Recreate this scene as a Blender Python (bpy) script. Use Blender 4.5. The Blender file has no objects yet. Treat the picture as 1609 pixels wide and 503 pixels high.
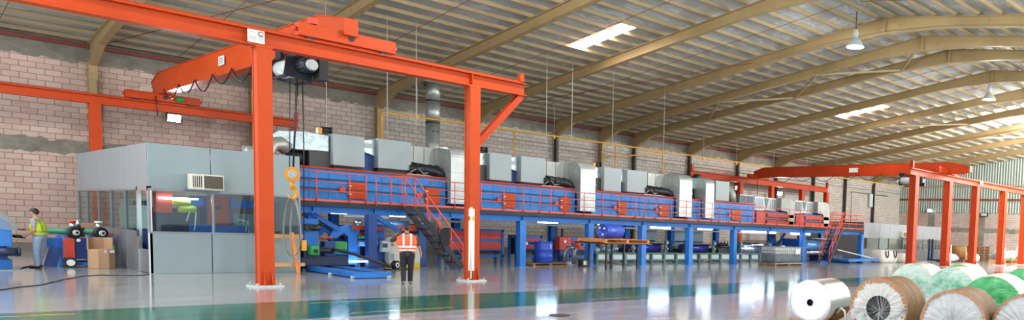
import bpy, bmesh, math, random
from mathutils import Vector, Matrix
random.seed(7)
PI = math.pi
SC = bpy.context.scene
COL = SC.collection
V = Vector

# ------------------------------------------------------------------ materials
def newmat(name):
    m = bpy.data.materials.new(name); m.use_nodes = True
    nt = m.node_tree; nt.nodes.clear()
    return m, nt

class NT:
    def __init__(self, nt): self.nt = nt
    def n(self, typ, **k):
        nd = self.nt.nodes.new(typ)
        for a, b in k.items(): setattr(nd, a, b)
        return nd
    def l(self, a, b): self.nt.links.new(a, b)
    def put(self, sock, v):
        if isinstance(v, bpy.types.NodeSocket): self.l(v, sock)
        else: sock.default_value = v
    def math(self, op, a, b=0.0):
        nd = self.n('ShaderNodeMath', operation=op); self.put(nd.inputs[0], a); self.put(nd.inputs[1], b)
        return nd.outputs[0]
    def band(self, x, lo, hi): return self.math('MULTIPLY', self.math('GREATER_THAN', x, lo), self.math('LESS_THAN', x, hi))
    def mix(self, f, a, b):
        nd = self.n('ShaderNodeMix', data_type='RGBA'); self.put(nd.inputs[0], f)
        self.put(nd.inputs[6], a if isinstance(a, bpy.types.NodeSocket) else c4(a))
        self.put(nd.inputs[7], b if isinstance(b, bpy.types.NodeSocket) else c4(b))
        return nd.outputs[2]
    def noise(self, vec, scale, detail=3.0, rough=.55):
        nd = self.n('ShaderNodeTexNoise'); self.put(nd.inputs['Vector'], vec)
        nd.inputs['Scale'].default_value = scale; nd.inputs['Detail'].default_value = detail; nd.inputs['Roughness'].default_value = rough
        return nd.outputs[0]
    def ramp(self, f, p0, p1):
        nd = self.n('ShaderNodeMapRange'); self.put(nd.inputs[0], f); nd.inputs[1].default_value = p0; nd.inputs[2].default_value = p1
        return nd.outputs[0]
    def obj(self): return self.n('ShaderNodeTexCoord').outputs['Object']
    def scale(self, vec, s):
        nd = self.n('ShaderNodeMapping'); self.l(vec, nd.inputs[0]); nd.inputs['Scale'].default_value = s
        return nd.outputs[0]
    def sep(self, vec):
        nd = self.n('ShaderNodeSeparateXYZ'); self.l(vec, nd.inputs[0]); return nd.outputs
    def comb(self, x, y, z=0.0):
        nd = self.n('ShaderNodeCombineXYZ')
        self.put(nd.inputs[0], x); self.put(nd.inputs[1], y); self.put(nd.inputs[2], z); return nd.outputs[0]
    def bump(self, h, strength, dist=.02):
        nd = self.n('ShaderNodeBump'); self.l(h, nd.inputs['Height']); nd.inputs['Strength'].default_value = strength
        nd.inputs['Distance'].default_value = dist; return nd.outputs[0]
    def bsdf(self, col, rough=.5, metal=0., normal=None, spec=.5, **kw):
        b = self.n('ShaderNodeBsdfPrincipled')
        self.put(b.inputs['Base Color'], col if isinstance(col, bpy.types.NodeSocket) else c4(col))
        self.put(b.inputs['Roughness'], rough); self.put(b.inputs['Metallic'], metal)
        b.inputs['Specular IOR Level'].default_value = spec
        if normal is not None: self.l(normal, b.inputs['Normal'])
        for k, v in kw.items(): self.put(b.inputs[k.replace('_', ' ')], v)
        o = self.n('ShaderNodeOutputMaterial'); self.l(b.outputs[0], o.inputs[0])
        return b

def c4(c): return (c[0], c[1], c[2], 1.0)
def s2l(r, g, b):
    f = lambda u: (u/255/12.92) if u <= 10 else ((u/255+.055)/1.055)**2.4
    return (f(r), f(g), f(b))

def paint(name, rgb, rough=.45, metal=0., var=.12, scale=1.5, bump=0., bscale=30., dirt=None, spec=.5, aniso=(1, 1, 1)):
    m, nt = newmat(name); N = NT(nt); c = s2l(*rgb)
    o = N.scale(N.obj(), aniso)
    f = N.ramp(N.noise(o, scale, 5.), .3, .7)
    col = N.mix(f, tuple(x*(1-var) for x in c), tuple(min(1, x*(1+var)) for x in c))
    if dirt:
        g = N.ramp(N.noise(o, scale*2.3, 6., .7), .58, .75)
        col = N.mix(g, col, s2l(*dirt))
    nm = None
    if bump: nm = N.bump(N.noise(o, bscale, 3.), bump)
    r = N.math('ADD', N.math('MULTIPLY', f, .12), rough-.06)
    N.bsdf(col, r, metal, nm, spec)
    return m

def glow(name, rgb, strength):
    m, nt = newmat(name); N = NT(nt)
    e = N.n('ShaderNodeEmission'); e.inputs[0].default_value = c4(s2l(*rgb)); e.inputs[1].default_value = strength
    o = N.n('ShaderNodeOutputMaterial'); N.l(e.outputs[0], o.inputs[0]); return m

def glass(name, tint=(225, 240, 240), gloss=.12):
    m, nt = newmat(name); N = NT(nt)
    t = N.n('ShaderNodeBsdfTransparent'); t.inputs[0].default_value = c4(s2l(*tint))
    g = N.n('ShaderNodeBsdfGlossy'); g.inputs['Roughness'].default_value = .03
    fr = N.n('ShaderNodeFresnel'); fr.inputs[0].default_value = 1.45
    f = N.math('ADD', N.math('MULTIPLY', fr.outputs[0], .35), gloss)
    mx = N.n('ShaderNodeMixShader'); N.l(f, mx.inputs[0]); N.l(t.outputs[0], mx.inputs[1]); N.l(g.outputs[0], mx.inputs[2])
    o = N.n('ShaderNodeOutputMaterial'); N.l(mx.outputs[0], o.inputs[0]); return m

ORANGE = paint('orange_paint', (190, 66, 8), .5, var=.10, scale=.9, spec=.3)
ORANGE_D = paint('orange_red_paint', (180, 58, 14), .5, var=.10, scale=.9, spec=.3)
RED = paint('red_paint', (205, 62, 38), .45, var=.12)
REDBOX = paint('red_cabinet_paint', (196, 52, 42), .45, var=.12)
RAILRED = paint('red_rail_paint', (222, 88, 62), .5, var=.08)
BLUE = paint('blue_paint', (14, 102, 180), .55, var=.15, scale=1.2)
BLUED = paint('deep_blue_paint', (22, 68, 138), .48, var=.15, scale=1.2)
BLUEP = paint('bright_blue_paint', (34, 120, 204), .48, var=.10)
OVENB = paint('oven_blue_paint', (34, 124, 202), .55, var=.16, scale=1.6, dirt=(84, 150, 210))
NAVY = paint('navy_paint', (28, 42, 74), .45, var=.2)
HOISTM = paint('hoist_blue_black', (22, 29, 42), .45, var=.2)
STAIR = paint('stair_black_blue', (17, 21, 34), .5, var=.15)
VIOLET = paint('violet_film', (52, 56, 150), .22, var=.2, scale=2.)
PLASTICB = paint('blue_plastic', (40, 80, 190), .35, var=.06)
BLACK = paint('black_rubber', (26, 26, 28), .5, var=.2)
DARK = paint('dark_metal', (48, 52, 58), .42, .5, var=.25)
DUCTDARK = paint('dark_duct', (62, 64, 66), .45, .2, var=.2)
GREYP = paint('grey_panel', (136, 153, 157), .45, var=.03, scale=.6)
GREYS = paint('grey_side_panel', (128, 132, 136), .42, .0, var=.04, scale=.6)
GREYD = paint('grey_steel', (128, 134, 140), .38, .5, var=.12)
GREYV = paint('pale_vent_grey', (188, 196, 196), .45, var=.05)
GALV = paint('galvanised_sheet', (178, 186, 184), .4, .55, var=.25, scale=1.6, bump=.5, bscale=3.)
BOXG = paint('air_box_grey', (150, 165, 168), .45, var=.03, scale=.6)
GALVD = paint('dull_galvanised_sheet', (152, 157, 152), .42, .45, var=.14, scale=1.5, bump=.1, bscale=5.)
FOIL = paint('insulation_foil', (180, 198, 202), .25, .8, var=.08, scale=3., bump=.8, bscale=4.)
ALU = paint('aluminium', (205, 208, 210), .3, .9, var=.05)
CHROME = paint('polished_roller', (205, 212, 220), .18, .9, var=.05)
WHITE = paint('white_paint', (232, 232, 228), .45, var=.04)
CREAM = paint('cream_cabinet', (214, 214, 196), .45, var=.05)
YELLOW = paint('yellow_paint', (236, 196, 40), .45, var=.08)
YELROLL = paint('yellow_green_roller', (208, 208, 60), .5, var=.1)
PIPEY = paint('yellow_pipe_paint', (222, 164, 50), .5, var=.1)
TAN = paint('tan_steel', (162, 139, 96), .5, var=.10, scale=.7, dirt=(134, 112, 78))
TANC = paint('tan_purlin', (166, 148, 112), .55, var=.10, scale=.7)
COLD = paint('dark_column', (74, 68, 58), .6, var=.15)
RUST = paint('red_oxide', (128, 62, 48), .6, var=.2)
WOOD = paint('pale_wood', (196, 150, 96), .6, var=.2, scale=4., aniso=(1, 6, 6))
WOODO = paint('orange_wood', (216, 132, 58), .6, var=.2, scale=4.)
WOODD = paint('brown_wood', (140, 104, 70), .65, var=.25, scale=4.)
CARD = paint('cardboard', (178, 142, 108), .7, var=.08, scale=3., dirt=(160, 124, 92))
GREEN = paint('green_hose', (70, 140, 106), .45, var=.15)
GREENP = paint('green_paint', (40, 150, 70), .45, var=.1)
TEAL = paint('teal_hopper', (176, 208, 204), .4, var=.05)
TUBE = glow('tube_light_glow', (205, 228, 255), 20.)
FLOODG = glow('flood_light_glow', (235, 238, 255), 30.)
SKYG = glow('skylight_glow', (255, 236, 228), 20.)
GLASS = glass('window_glass', (226, 238, 238), .015)
LAMPG = paint('lamp_shade', (186, 196, 196), .3, var=.05)
DOMEG = glass('clear_dome', (205, 220, 215), .10)
SHEET = paint('roof_side_sheet', (150, 160, 150), .5, .2, var=.08)
SLING = paint('sling_webbing', (150, 150, 142), .7, var=.15)
HOOKY = paint('hook_yellow', (222, 150, 36), .45, var=.12)
GREENCAB = paint('green_grey_steel', (92, 118, 108), .5, var=.12)
PALEPANEL = paint('pale_side_panel', (190, 206, 204), .5, var=.05)
BAGW = paint('white_bag', (206, 204, 194), .6, var=.08, scale=3., bump=.4, bscale=6.)
BLKFABRIC = paint('black_fabric', (36, 36, 40), .8, var=.2)
SCREEN = paint('dark_grille', (82, 76, 62), .6, var=.2, scale=12.)
FILMBLUE = paint('pale_blue_film', (120, 170, 225), .12, .4, var=.1)
SILVERROLL = paint('silver_film_roll', (190, 200, 225), .2, .8, var=.1)

def mat_floor():
    m, nt = newmat('epoxy_floor'); N = NT(nt); o = N.obj(); x, y, z = N.sep(o)
    wob = N.math('MULTIPLY', N.math('SUBTRACT', N.noise(o, .8), .5), .06)
    yy = N.math('ADD', y, wob)
    lane = N.band(yy, 15.75, 19.12)
    f = N.ramp(N.noise(N.scale(o, (.35, 1., 1.)), 1.3, 6., .65), .3, .7)
    grey = N.mix(f, s2l(142, 144, 144), s2l(168, 169, 168))
    green = N.mix(f, s2l(6, 92, 66), s2l(16, 112, 82))
    col = N.mix(lane, grey, green)
    ph = N.math('MODULO', N.math('ADD', x, 64.9-6.55), 5.9)
    dash = N.math('LESS_THAN', ph, 2.15)
    ln = N.math('ADD', N.band(yy, 18.50, 18.62), N.band(yy, 16.25, 16.37))
    ln = N.math('MULTIPLY', ln, N.math('MULTIPLY', dash, N.ramp(N.noise(o, 3., 5.), .36, .46)))
    col = N.mix(ln, col, s2l(206, 178, 40))
    h = N.math('ADD', N.noise(o, 1.6, 3.), N.math('MULTIPLY', N.noise(o, 9., 3.), .35))
    nm = N.bump(h, .09, .03)
    r = N.math('ADD', N.math('MULTIPLY', f, .06), .09)
    N.bsdf(col, r, 0., nm, .6)
    return m

def mat_block(name, axis, bands=True, far=False):
    m, nt = newmat(name); N = NT(nt); o = N.obj(); s = N.sep(o)
    u = s[0] if axis == 'x' else s[1]; z = s[2]
    b = N.n('ShaderNodeTexBrick', offset=.5)
    N.l(N.comb(u, z, 0.), b.inputs['Vector'])
    b.inputs['Scale'].default_value = 1.; b.inputs['Brick Width'].default_value = .5; b.inputs['Row Height'].default_value = .235
    b.inputs['Mortar Size'].default_value = .012; b.inputs['Mortar Smooth'].default_value = .1
    b.inputs['Color1'].default_value = c4(s2l(206, 184, 172)); b.inputs['Color2'].default_value = c4(s2l(190, 162, 150)); b.inputs['Mortar'].default_value = c4(s2l(138, 116, 106))
    g = N.n('ShaderNodeTexBrick', offset=.5)
    N.l(N.comb(u, z, 0.), g.inputs['Vector'])
    g.inputs['Scale'].default_value = 1.; g.inputs['Brick Width'].default_value = .5; g.inputs['Row Height'].default_value = .235
    g.inputs['Mortar Size'].default_value = .015; g.inputs['Mortar Smooth'].default_value = .1
    g.inputs['Color1'].default_value = c4(s2l(198, 192, 183)); g.inputs['Color2'].default_value = c4(s2l(182, 176, 167)); g.inputs['Mortar'].default_value = c4(s2l(126, 122, 114))
    # block colour blends to a greyer tone beyond the first bays
    f = N.ramp(u, 12., 20.) if axis == 'x' else 1.
    col = N.mix(f, b.outputs[0], g.outputs[0]) if axis == 'x' else N.mix(.45, b.outputs[0], g.outputs[0])
    st = N.ramp(N.noise(o, .6, 6., .65), .35, .75)
    col = N.mix(N.math('MULTIPLY', st, .25), col, s2l(140, 124, 112))
    conc = N.mix(N.ramp(N.noise(o, 1.6, 6., .7), .3, .7), s2l(112, 108, 98), s2l(150, 146, 134))
    rag = N.math('ADD', z, N.math('MULTIPLY', N.math('SUBTRACT', N.noise(N.scale(o, (1.4, 1.4, .5)), 1.5, 5.), .5), .55))
    if axis == 'x':
        top = N.math('GREATER_THAN', rag, 8.02)
        mid = N.math('MULTIPLY', N.band(rag, 4.13, 4.72), N.math('LESS_THAN', u, 30.))
        low = N.math('LESS_THAN', z, .38)
        k = N.math('MAXIMUM', N.math('MAXIMUM', top, mid), low)
    else:
        k = N.math('MAXIMUM', N.band(rag, 4.9, 9.), N.band(rag, 2.85, 3.35))
        cu = N.math('MODULO', N.math('ADD', u, 100.-37.4), 6.)
        k = N.math('MAXIMUM', k, N.math('LESS_THAN', cu, .85))
        k = N.math('MAXIMUM', k, N.math('LESS_THAN', z, .4))
    col = N.mix(k, col, conc)
    hh = N.math('ADD', N.math('MULTIPLY', b.outputs['Fac'], -.6), N.math('MULTIPLY', N.noise(o, 20.), .3))
    N.bsdf(col, .85, 0., N.bump(hh, .5, .02), .2)
    return m

def mat_roof():
    m, nt = newmat('roof_insulation_foil'); N = NT(nt); o = N.obj(); x, y, z = N.sep(o)
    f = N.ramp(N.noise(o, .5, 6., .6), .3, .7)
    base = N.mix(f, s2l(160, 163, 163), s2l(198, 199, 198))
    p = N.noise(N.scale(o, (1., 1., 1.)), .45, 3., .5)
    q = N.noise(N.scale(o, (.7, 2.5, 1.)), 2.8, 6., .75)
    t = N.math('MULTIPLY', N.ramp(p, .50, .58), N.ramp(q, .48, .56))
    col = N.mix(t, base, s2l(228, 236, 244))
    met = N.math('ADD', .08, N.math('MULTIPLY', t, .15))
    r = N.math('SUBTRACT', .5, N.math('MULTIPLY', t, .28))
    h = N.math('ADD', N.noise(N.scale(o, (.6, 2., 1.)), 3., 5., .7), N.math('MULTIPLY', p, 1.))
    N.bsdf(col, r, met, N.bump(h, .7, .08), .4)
    return m

def mat_tank():
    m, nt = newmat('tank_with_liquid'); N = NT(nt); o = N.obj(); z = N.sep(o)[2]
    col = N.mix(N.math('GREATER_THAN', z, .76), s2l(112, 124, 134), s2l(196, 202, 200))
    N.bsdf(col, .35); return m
TANKM = mat_tank()
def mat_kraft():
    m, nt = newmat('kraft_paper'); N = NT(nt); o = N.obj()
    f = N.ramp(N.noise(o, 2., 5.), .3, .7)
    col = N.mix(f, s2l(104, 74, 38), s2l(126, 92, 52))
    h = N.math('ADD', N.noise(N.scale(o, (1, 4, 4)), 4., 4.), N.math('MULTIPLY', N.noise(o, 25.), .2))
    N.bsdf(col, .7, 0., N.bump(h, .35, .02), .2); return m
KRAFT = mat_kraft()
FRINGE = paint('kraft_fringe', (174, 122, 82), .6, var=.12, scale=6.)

def mat_plastic(name, c0, c1, lo, hi, scale=3., rough=.18):
    m, nt = newmat(name); N = NT(nt); o = N.obj()
    f = N.ramp(N.noise(o, scale, 6., .65), lo, hi)
    col = N.mix(f, s2l(*c0), s2l(*c1))
    h = N.math('ADD', N.noise(N.scale(o, (1., 1.3, 5.)), 5., 5., .65), N.math('MULTIPLY', N.noise(o, 30.), .1))
    N.bsdf(col, rough, 0., N.bump(h, .9, .03), .8); return m
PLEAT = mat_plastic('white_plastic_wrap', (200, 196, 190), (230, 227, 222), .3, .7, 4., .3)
PLEATG = mat_plastic('grey_plastic_wrap', (170, 172, 172), (212, 212, 210), .3, .7, 4., .25)
WRAPPALE = mat_plastic('pale_green_plastic_wrap', (84, 176, 138), (190, 210, 202), .28, .44, 1.6)
WRAPMID = mat_plastic('green_plastic_wrap', (56, 160, 112), (180, 208, 196), .32, .50, 1.6)
WRAPGREEN = mat_plastic('bright_green_plastic_wrap', (6, 150, 58), (96, 192, 130), .3, .75, 3.)
WRAPBODY = mat_plastic('beige_plastic_wrap', (162, 160, 142), (190, 186, 168), .3, .7, 3., .3)
WRAPBODYG = mat_plastic('beige_green_plastic_wrap', (40, 120, 70), (184, 182, 164), .42, .5, 1.3, .3)
WRAPCLEAR = mat_plastic('clear_bundle_wrap', (176, 184, 180), (226, 230, 226), .3, .7, 4., .25)

def mat_alu_face():
    m, nt = newmat('aluminium_roll_end'); N = NT(nt); o = N.obj(); x, y, z = N.sep(o)
    r = N.math('SQRT', N.math('ADD', N.math('MULTIPLY', y, y), N.math('MULTIPLY', z, z)))
    w = N.math('SINE', N.math('MULTIPLY', r, 190.))
    N.bsdf(s2l(236, 236, 242), .32, .55, N.bump(w, .12, .004), .5); return m
ALUFACE = mat_alu_face()

# ------------------------------------------------------------------ mesh builder
ORG = {}
class M:
    def __init__(self): self.v = []; self.f = []; self.s = []; self.mi = []; self.k = 0
    def add(self, vs, fs, smooth=False):
        b = len(self.v); self.v += [tuple(p) for p in vs]
        for q in fs: self.f.append(tuple(b+i for i in q)); self.s.append(smooth); self.mi.append(self.k)
        return self
    def box(self, x0, x1, y0, y1, z0, z1):
        vs = [(x, y, z) for z in (z0, z1) for y in (y0, y1) for x in (x0, x1)]
        return self.add(vs, [(0, 2, 3, 1), (4, 5, 7, 6), (0, 1, 5, 4), (2, 6, 7, 3), (0, 4, 6, 2), (1, 3, 7, 5)])
    def beam(self, p0, p1, w, h, up=(0, 0, 1)):
        p0 = V(p0); p1 = V(p1); d = (p1-p0).normalized(); up = V(up)
        if abs(d.dot(up)) > .99: up = V((0, 1, 0))
        s = d.cross(up).normalized(); u = s.cross(d).normalized()
        vs = [p+s*(a*w/2)+u*(b*h/2) for p in (p0, p1) for b in (-1, 1) for a in (-1, 1)]
        return self.add(vs, [(0, 1, 3, 2), (4, 6, 7, 5), (0, 4, 5, 1), (2, 3, 7, 6), (0, 2, 6, 4), (1, 5, 7, 3)])
    def ibeam(self, p0, p1, w, h, t=.03, up=(0, 0, 1)):
        p0 = V(p0); p1 = V(p1); d = (p1-p0).normalized(); up = V(up)
        if abs(d.dot(up)) > .99: up = V((0, 1, 0))
        s = d.cross(up).normalized(); u = s.cross(d).normalized(); o = u*(h/2-t/2)
        self.beam(p0+o, p1+o, w, t, u); self.beam(p0-o, p1-o, w, t, u); self.beam(p0, p1, t, h-2*t, u)
        return self
    def cyl(self, p0, p1, r0, r1=None, n=16, cap=True):
        r1 = r0 if r1 is None else r1
        p0 = V(p0); p1 = V(p1); d = (p1-p0).normalized()
        a = d.orthogonal().normalized(); b = d.cross(a)
        vs = [p+(a*math.cos(2*PI*i/n)+b*math.sin(2*PI*i/n))*r for p, r in ((p0, r0), (p1, r1)) for i in range(n)]
        self.add(vs, [(i, (i+1) % n, n+(i+1) % n, n+i) for i in range(n)], True)
        if cap:
            self.add(vs[:n], [tuple(range(n-1, -1, -1))]); self.add(vs[n:], [tuple(range(n))])
        return self
    def tube(self, pts, r, n=8):
        pts = [V(p) for p in pts]; rings = []; a = None
        for i, p in enumerate(pts):
            d = (pts[min(i+1, len(pts)-1)]-pts[max(i-1, 0)]).normalized()
            a = d.orthogonal().normalized() if a is None else (a-d*a.dot(d)).normalized()
            b = d.cross(a); rr = r[i] if isinstance(r, (list, tuple)) else r
            rings.append([p+(a*math.cos(2*PI*j/n)+b*math.sin(2*PI*j/n))*rr for j in range(n)])
        vs = [q for g in rings for q in g]
        fs = [(i*n+j, i*n+(j+1) % n, (i+1)*n+(j+1) % n, (i+1)*n+j) for i in range(len(pts)-1) for j in range(n)]
        self.add(vs, fs, True)
        self.add(rings[0], [tuple(range(n-1, -1, -1))]); self.add(rings[-1], [tuple(range(n))])
        return self
    def prism(self, poly, plane, a, b):
        mk = {'xz': lambda p, t: (p[0], t, p[1]), 'yz': lambda p, t: (t, p[0], p[1]), 'xy': lambda p, t: (p[0], p[1], t)}[plane]
        n = len(poly); vs = [mk(p, a) for p in poly]+[mk(p, b) for p in poly]
        return self.add(vs, [tuple(range(n)), tuple(range(2*n-1, n-1, -1))]+[(i, n+i, n+(i+1) % n, (i+1) % n) for i in range(n)])
    def lathe(self, prof, p0, axis=(0, 0, 1), n=24, smooth=True):
        p0 = V(p0); d = V(axis).normalized(); a = d.orthogonal().normalized(); b = d.cross(a); vs = []
        for r, h in prof:
            vs += [p0+d*h+(a*math.cos(2*PI*i/n)+b*math.sin(2*PI*i/n))*max(r, 1e-4) for i in range(n)]
        fs = [(k*n+i, k*n+(i+1) % n, (k+1)*n+(i+1) % n, (k+1)*n+i) for k in range(len(prof)-1) for i in range(n)]
        return self.add(vs, fs, smooth)
    def ell(self, c, r, n=14, rot=None):
        c = V(c); m = n//2+1; vs = []
        r = (r, r, r) if not isinstance(r, (tuple, list)) else r
        for i in range(m+1):
            t = PI*i/m
            for j in range(n):
                p = V((r[0]*max(math.sin(t), 1e-3)*math.cos(2*PI*j/n), r[1]*max(math.sin(t), 1e-3)*math.sin(2*PI*j/n), r[2]*math.cos(t)))
                vs.append(c+(rot @ p if rot else p))
        fs = [(i*n+j, (i+1)*n+j, (i+1)*n+(j+1) % n, i*n+(j+1) % n) for i in range(m) for j in range(n)]
        fs += [tuple(range(n)), tuple(m*n+j for j in range(n-1, -1, -1))]
        return self.add(vs, fs, True)
    def build(self, name, mats, parent=None, loc=(0, 0, 0), bevel=0., label=None):
        org = ORG[parent.name] if parent is not None else V(loc)
        me = bpy.data.meshes.new(name)
        me.from_pydata([V(p)-org for p in self.v], [], self.f)
        for p, s, k in zip(me.polygons, self.s, self.mi): p.use_smooth = s; p.material_index = k
        for mt in (mats if isinstance(mats, (list, tuple)) else [mats]): me.materials.append(mt)
        bm = bmesh.new(); bm.from_mesh(me)
        bmesh.ops.remove_doubles(bm, verts=bm.verts, dist=2e-5) if len(bm.verts) < 60000 else None
        bmesh.ops.recalc_face_normals(bm, faces=bm.faces); bm.to_mesh(me); bm.free()
        o = bpy.data.objects.new(name, me); COL.objects.link(o)
        if parent is not None: o.parent = parent
        else: o.location = org
        ORG[o.name] = org
        if bevel:
            b = o.modifiers.new('bevel', 'BEVEL'); b.width = bevel; b.segments = 2; b.limit_method = 'ANGLE'
        if label: o['label'] = label
        return o

def parts(mb, name, mats, parent, bevel=0.):
    # every loose piece of the builder becomes a part object of its own
    key = lambda p: (round(p[0], 4), round(p[1], 4), round(p[2], 4)); up = {}
    def find(a):
        while up.setdefault(a, a) != a: up[a] = up[up[a]]; a = up[a]
        return a
    for f in mb.f:
        a = find(key(mb.v[f[0]]))
        for i in f[1:]: up[find(key(mb.v[i]))] = a
    groups = {}
    for i, f in enumerate(mb.f): groups.setdefault(find(key(mb.v[f[0]])), []).append(i)
    for ids in groups.values():
        q = M()
        for i in ids:
            q.add([mb.v[j] for j in mb.f[i]], [tuple(range(len(mb.f[i])))], mb.s[i])
        q.build(name, mats, parent, bevel=bevel)

def thing(name, label, cat, loc=(0, 0, 0), group=None, rz=0.):
    o = bpy.data.objects.new(name, None); COL.objects.link(o); o.location = loc; o.empty_display_size = .2
    o.rotation_euler = (0, 0, rz); ORG[o.name] = V(loc)
    o['label'] = label; o['category'] = cat
    if group: o['group'] = group
    return o
def tag(o, label, cat, group=None):
    o['label'] = label; o['category'] = cat
    if group: o['group'] = group
    return o
def struct(o, label=None, cat=None):
    o['kind'] = 'structure'
    if label: o['label'] = label
    if cat: o['category'] = cat
    return o
def dup(root, loc, label=None, rz=None, group=None):
    r = root.copy(); COL.objects.link(r); r.location = loc
    if rz is not None: r.rotation_euler = (0, 0, rz)
    if label: r['label'] = label
    if group: r['group'] = group
    def rec(a, b):
        for ch in list(a.children):
            c = ch.copy(); COL.objects.link(c); c.parent = b; rec(ch, c)
    rec(root, r)
    return r
def arc(c, r, a0, a1, n, plane='xz', t=0.):
    out = []
    for i in range(n+1):
        a = a0+(a1-a0)*i/n; u = c[0]+r*math.cos(a); w = c[1]+r*math.sin(a)
        out.append((u, t, w) if plane == 'xz' else (t, u, w))
    return out
ORD = ['first', 'second', 'third', 'fourth', 'fifth', 'sixth', 'seventh', 'eighth', 'ninth', 'tenth', 'eleventh', 'twelfth', 'thirteenth', 'fourteenth']

# ------------------------------------------------------------------ camera
yaw, pitch, roll, fpx, ppx, ppy = .919069538, -.0763919672, .0389340575, 1177.26332, 1250.0763, 457.763251
F = V((math.sin(yaw)*math.cos(pitch), math.cos(yaw)*math.cos(pitch), math.sin(pitch)))
R0 = V((math.cos(yaw), -math.sin(yaw), 0)); U0 = R0.cross(F)
Rr = R0*math.cos(roll)+U0*math.sin(roll); Ur = -R0*math.sin(roll)+U0*math.cos(roll)
cd = bpy.data.cameras.new('camera'); cam = bpy.data.objects.new('camera', cd); COL.objects.link(cam)
cam.matrix_world = Matrix(((Rr.x, Ur.x, -F.x, 0), (Rr.y, Ur.y, -F.y, 0), (Rr.z, Ur.z, -F.z, 1.95), (0, 0, 0, 1)))
cd.sensor_fit = 'HORIZONTAL'; cd.sensor_width = 36.; cd.lens = 36.*fpx/1609.
cd.shift_x = (804.5-ppx)/1609.; cd.shift_y = (ppy-251.5)/1609.
cd.clip_start = .1; cd.clip_end = 500.
SC.camera = cam

# ------------------------------------------------------------------ setting
YW, XE, ZE, SL, YR = 44., 77., 8.3, .126, 18.55        # wall, end wall, eave, roof slope, ridge
X0, Y0 = -4., -7.
def zb(y): return ZE+SL*(YW-y) if y >= YR else ZE+SL*(YW-YR)-SL*(YR-y)
fl = M().box(X0, XE+.3, Y0, YW+.3, -.2, 0.).build('floor', mat_floor()); struct(fl)
w = M().box(X0, XE+.3, YW, YW+.25, 0., 9.06).build('wall_left', mat_block('block_wall', 'x')); struct(w)
w = M(); w.prism([(Y0, 0), (YW, 0), (YW, 9.05), (YR, 12.26), (Y0, 9.05)], 'yz', XE+.06, XE+.3)
w = w.build('wall_end', mat_block('end_block_wall', 'y')); struct(w)
cl = M(); nr = 680
ys = [Y0+(YW-Y0)*i/nr for i in range(nr+1)]
vs = []; fs = []
for i, y in enumerate(ys):
    xx = XE+(.0 if (i//2) % 2 else .05); vs += [(xx, y, 4.95), (xx, y, zb(y)+.62)]
for i in range(nr): fs.append((2*i, 2*i+1, 2*i+3, 2*i+2))
cl.add(vs, fs); cl.build('cladding', SHEET, w)
for z in (6.4, 7.9): M().beam((XE-.08, Y0+.1, z), (XE-.08, YW-.1, z), .1, .18).build('girt', RUST if z < 7 else TANC, w)

# roof
for nm, ya, yb in (('ceiling_near_side', Y0, YR), ('ceiling', YR, YW)): pass
sky_holes = [((22.55, 31.15), (23.3, 27.4)), ((45.1, 31.5), (46.2, 27.9))]
ce = M()
def slab(xa, xb, ya, yb):
    q = [(x, y, zb(y)+d) for d in (.74, .80) for (x, y) in ((xa, ya), (xb, ya), (xb, yb), (xa, yb))]
    ce.add(q, [(0, 3, 2, 1), (4, 5, 6, 7), (0, 1, 5, 4), (1, 2, 6, 5), (2, 3, 7, 6), (3, 0, 4, 7)])
slab(X0, XE+.3, Y0, YR)
slab(X0, XE+.3, YR, 27.45); slab(X0, XE+.3, 31.35, YW+.3)
for xa, xb in ((X0, 22.45), (23.3, 45.1), (46.25, XE+.3)): slab(xa, xb, 27.45, 31.35)
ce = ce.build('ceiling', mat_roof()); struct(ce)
for k, (xa, xb) in enumerate(((22.45, 23.3), (45.1, 46.25))):
    q = M(); q.add([(xa, 27.45, zb(27.45)+.78), (xb, 27.45, zb(27.45)+.78), (xb, 31.35, zb(31.35)+.78), (xa, 31.35, zb(31.35)+.78)], [(0, 1, 2, 3)])
    struct(q.build('window_%d' % (k+1), SKYG), 'bright roof skylight strip, %s the ridge' % ('nearer and larger, left of' if k == 0 else 'smaller and farther, below'), 'skylight')
npl = 25
for side in (0, 1):
    for i in range(npl):
        y = (YW-.35-(YW-.7-YR)*i/(npl-1)) if side == 0 else (YR-.5-(YR-Y0-1.)*i/(npl-1))
        z = zb(y)+.62; p = M()
        p.beam((X0+.1, y, z+.03), (XE-.1, y, z+.03), .03, .15)
        p.beam((X0+.1, y+.03, z-.05), (XE-.1, y+.03, z-.05), .06, .02)
        p.build('purlin', TANC, ce)
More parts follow.
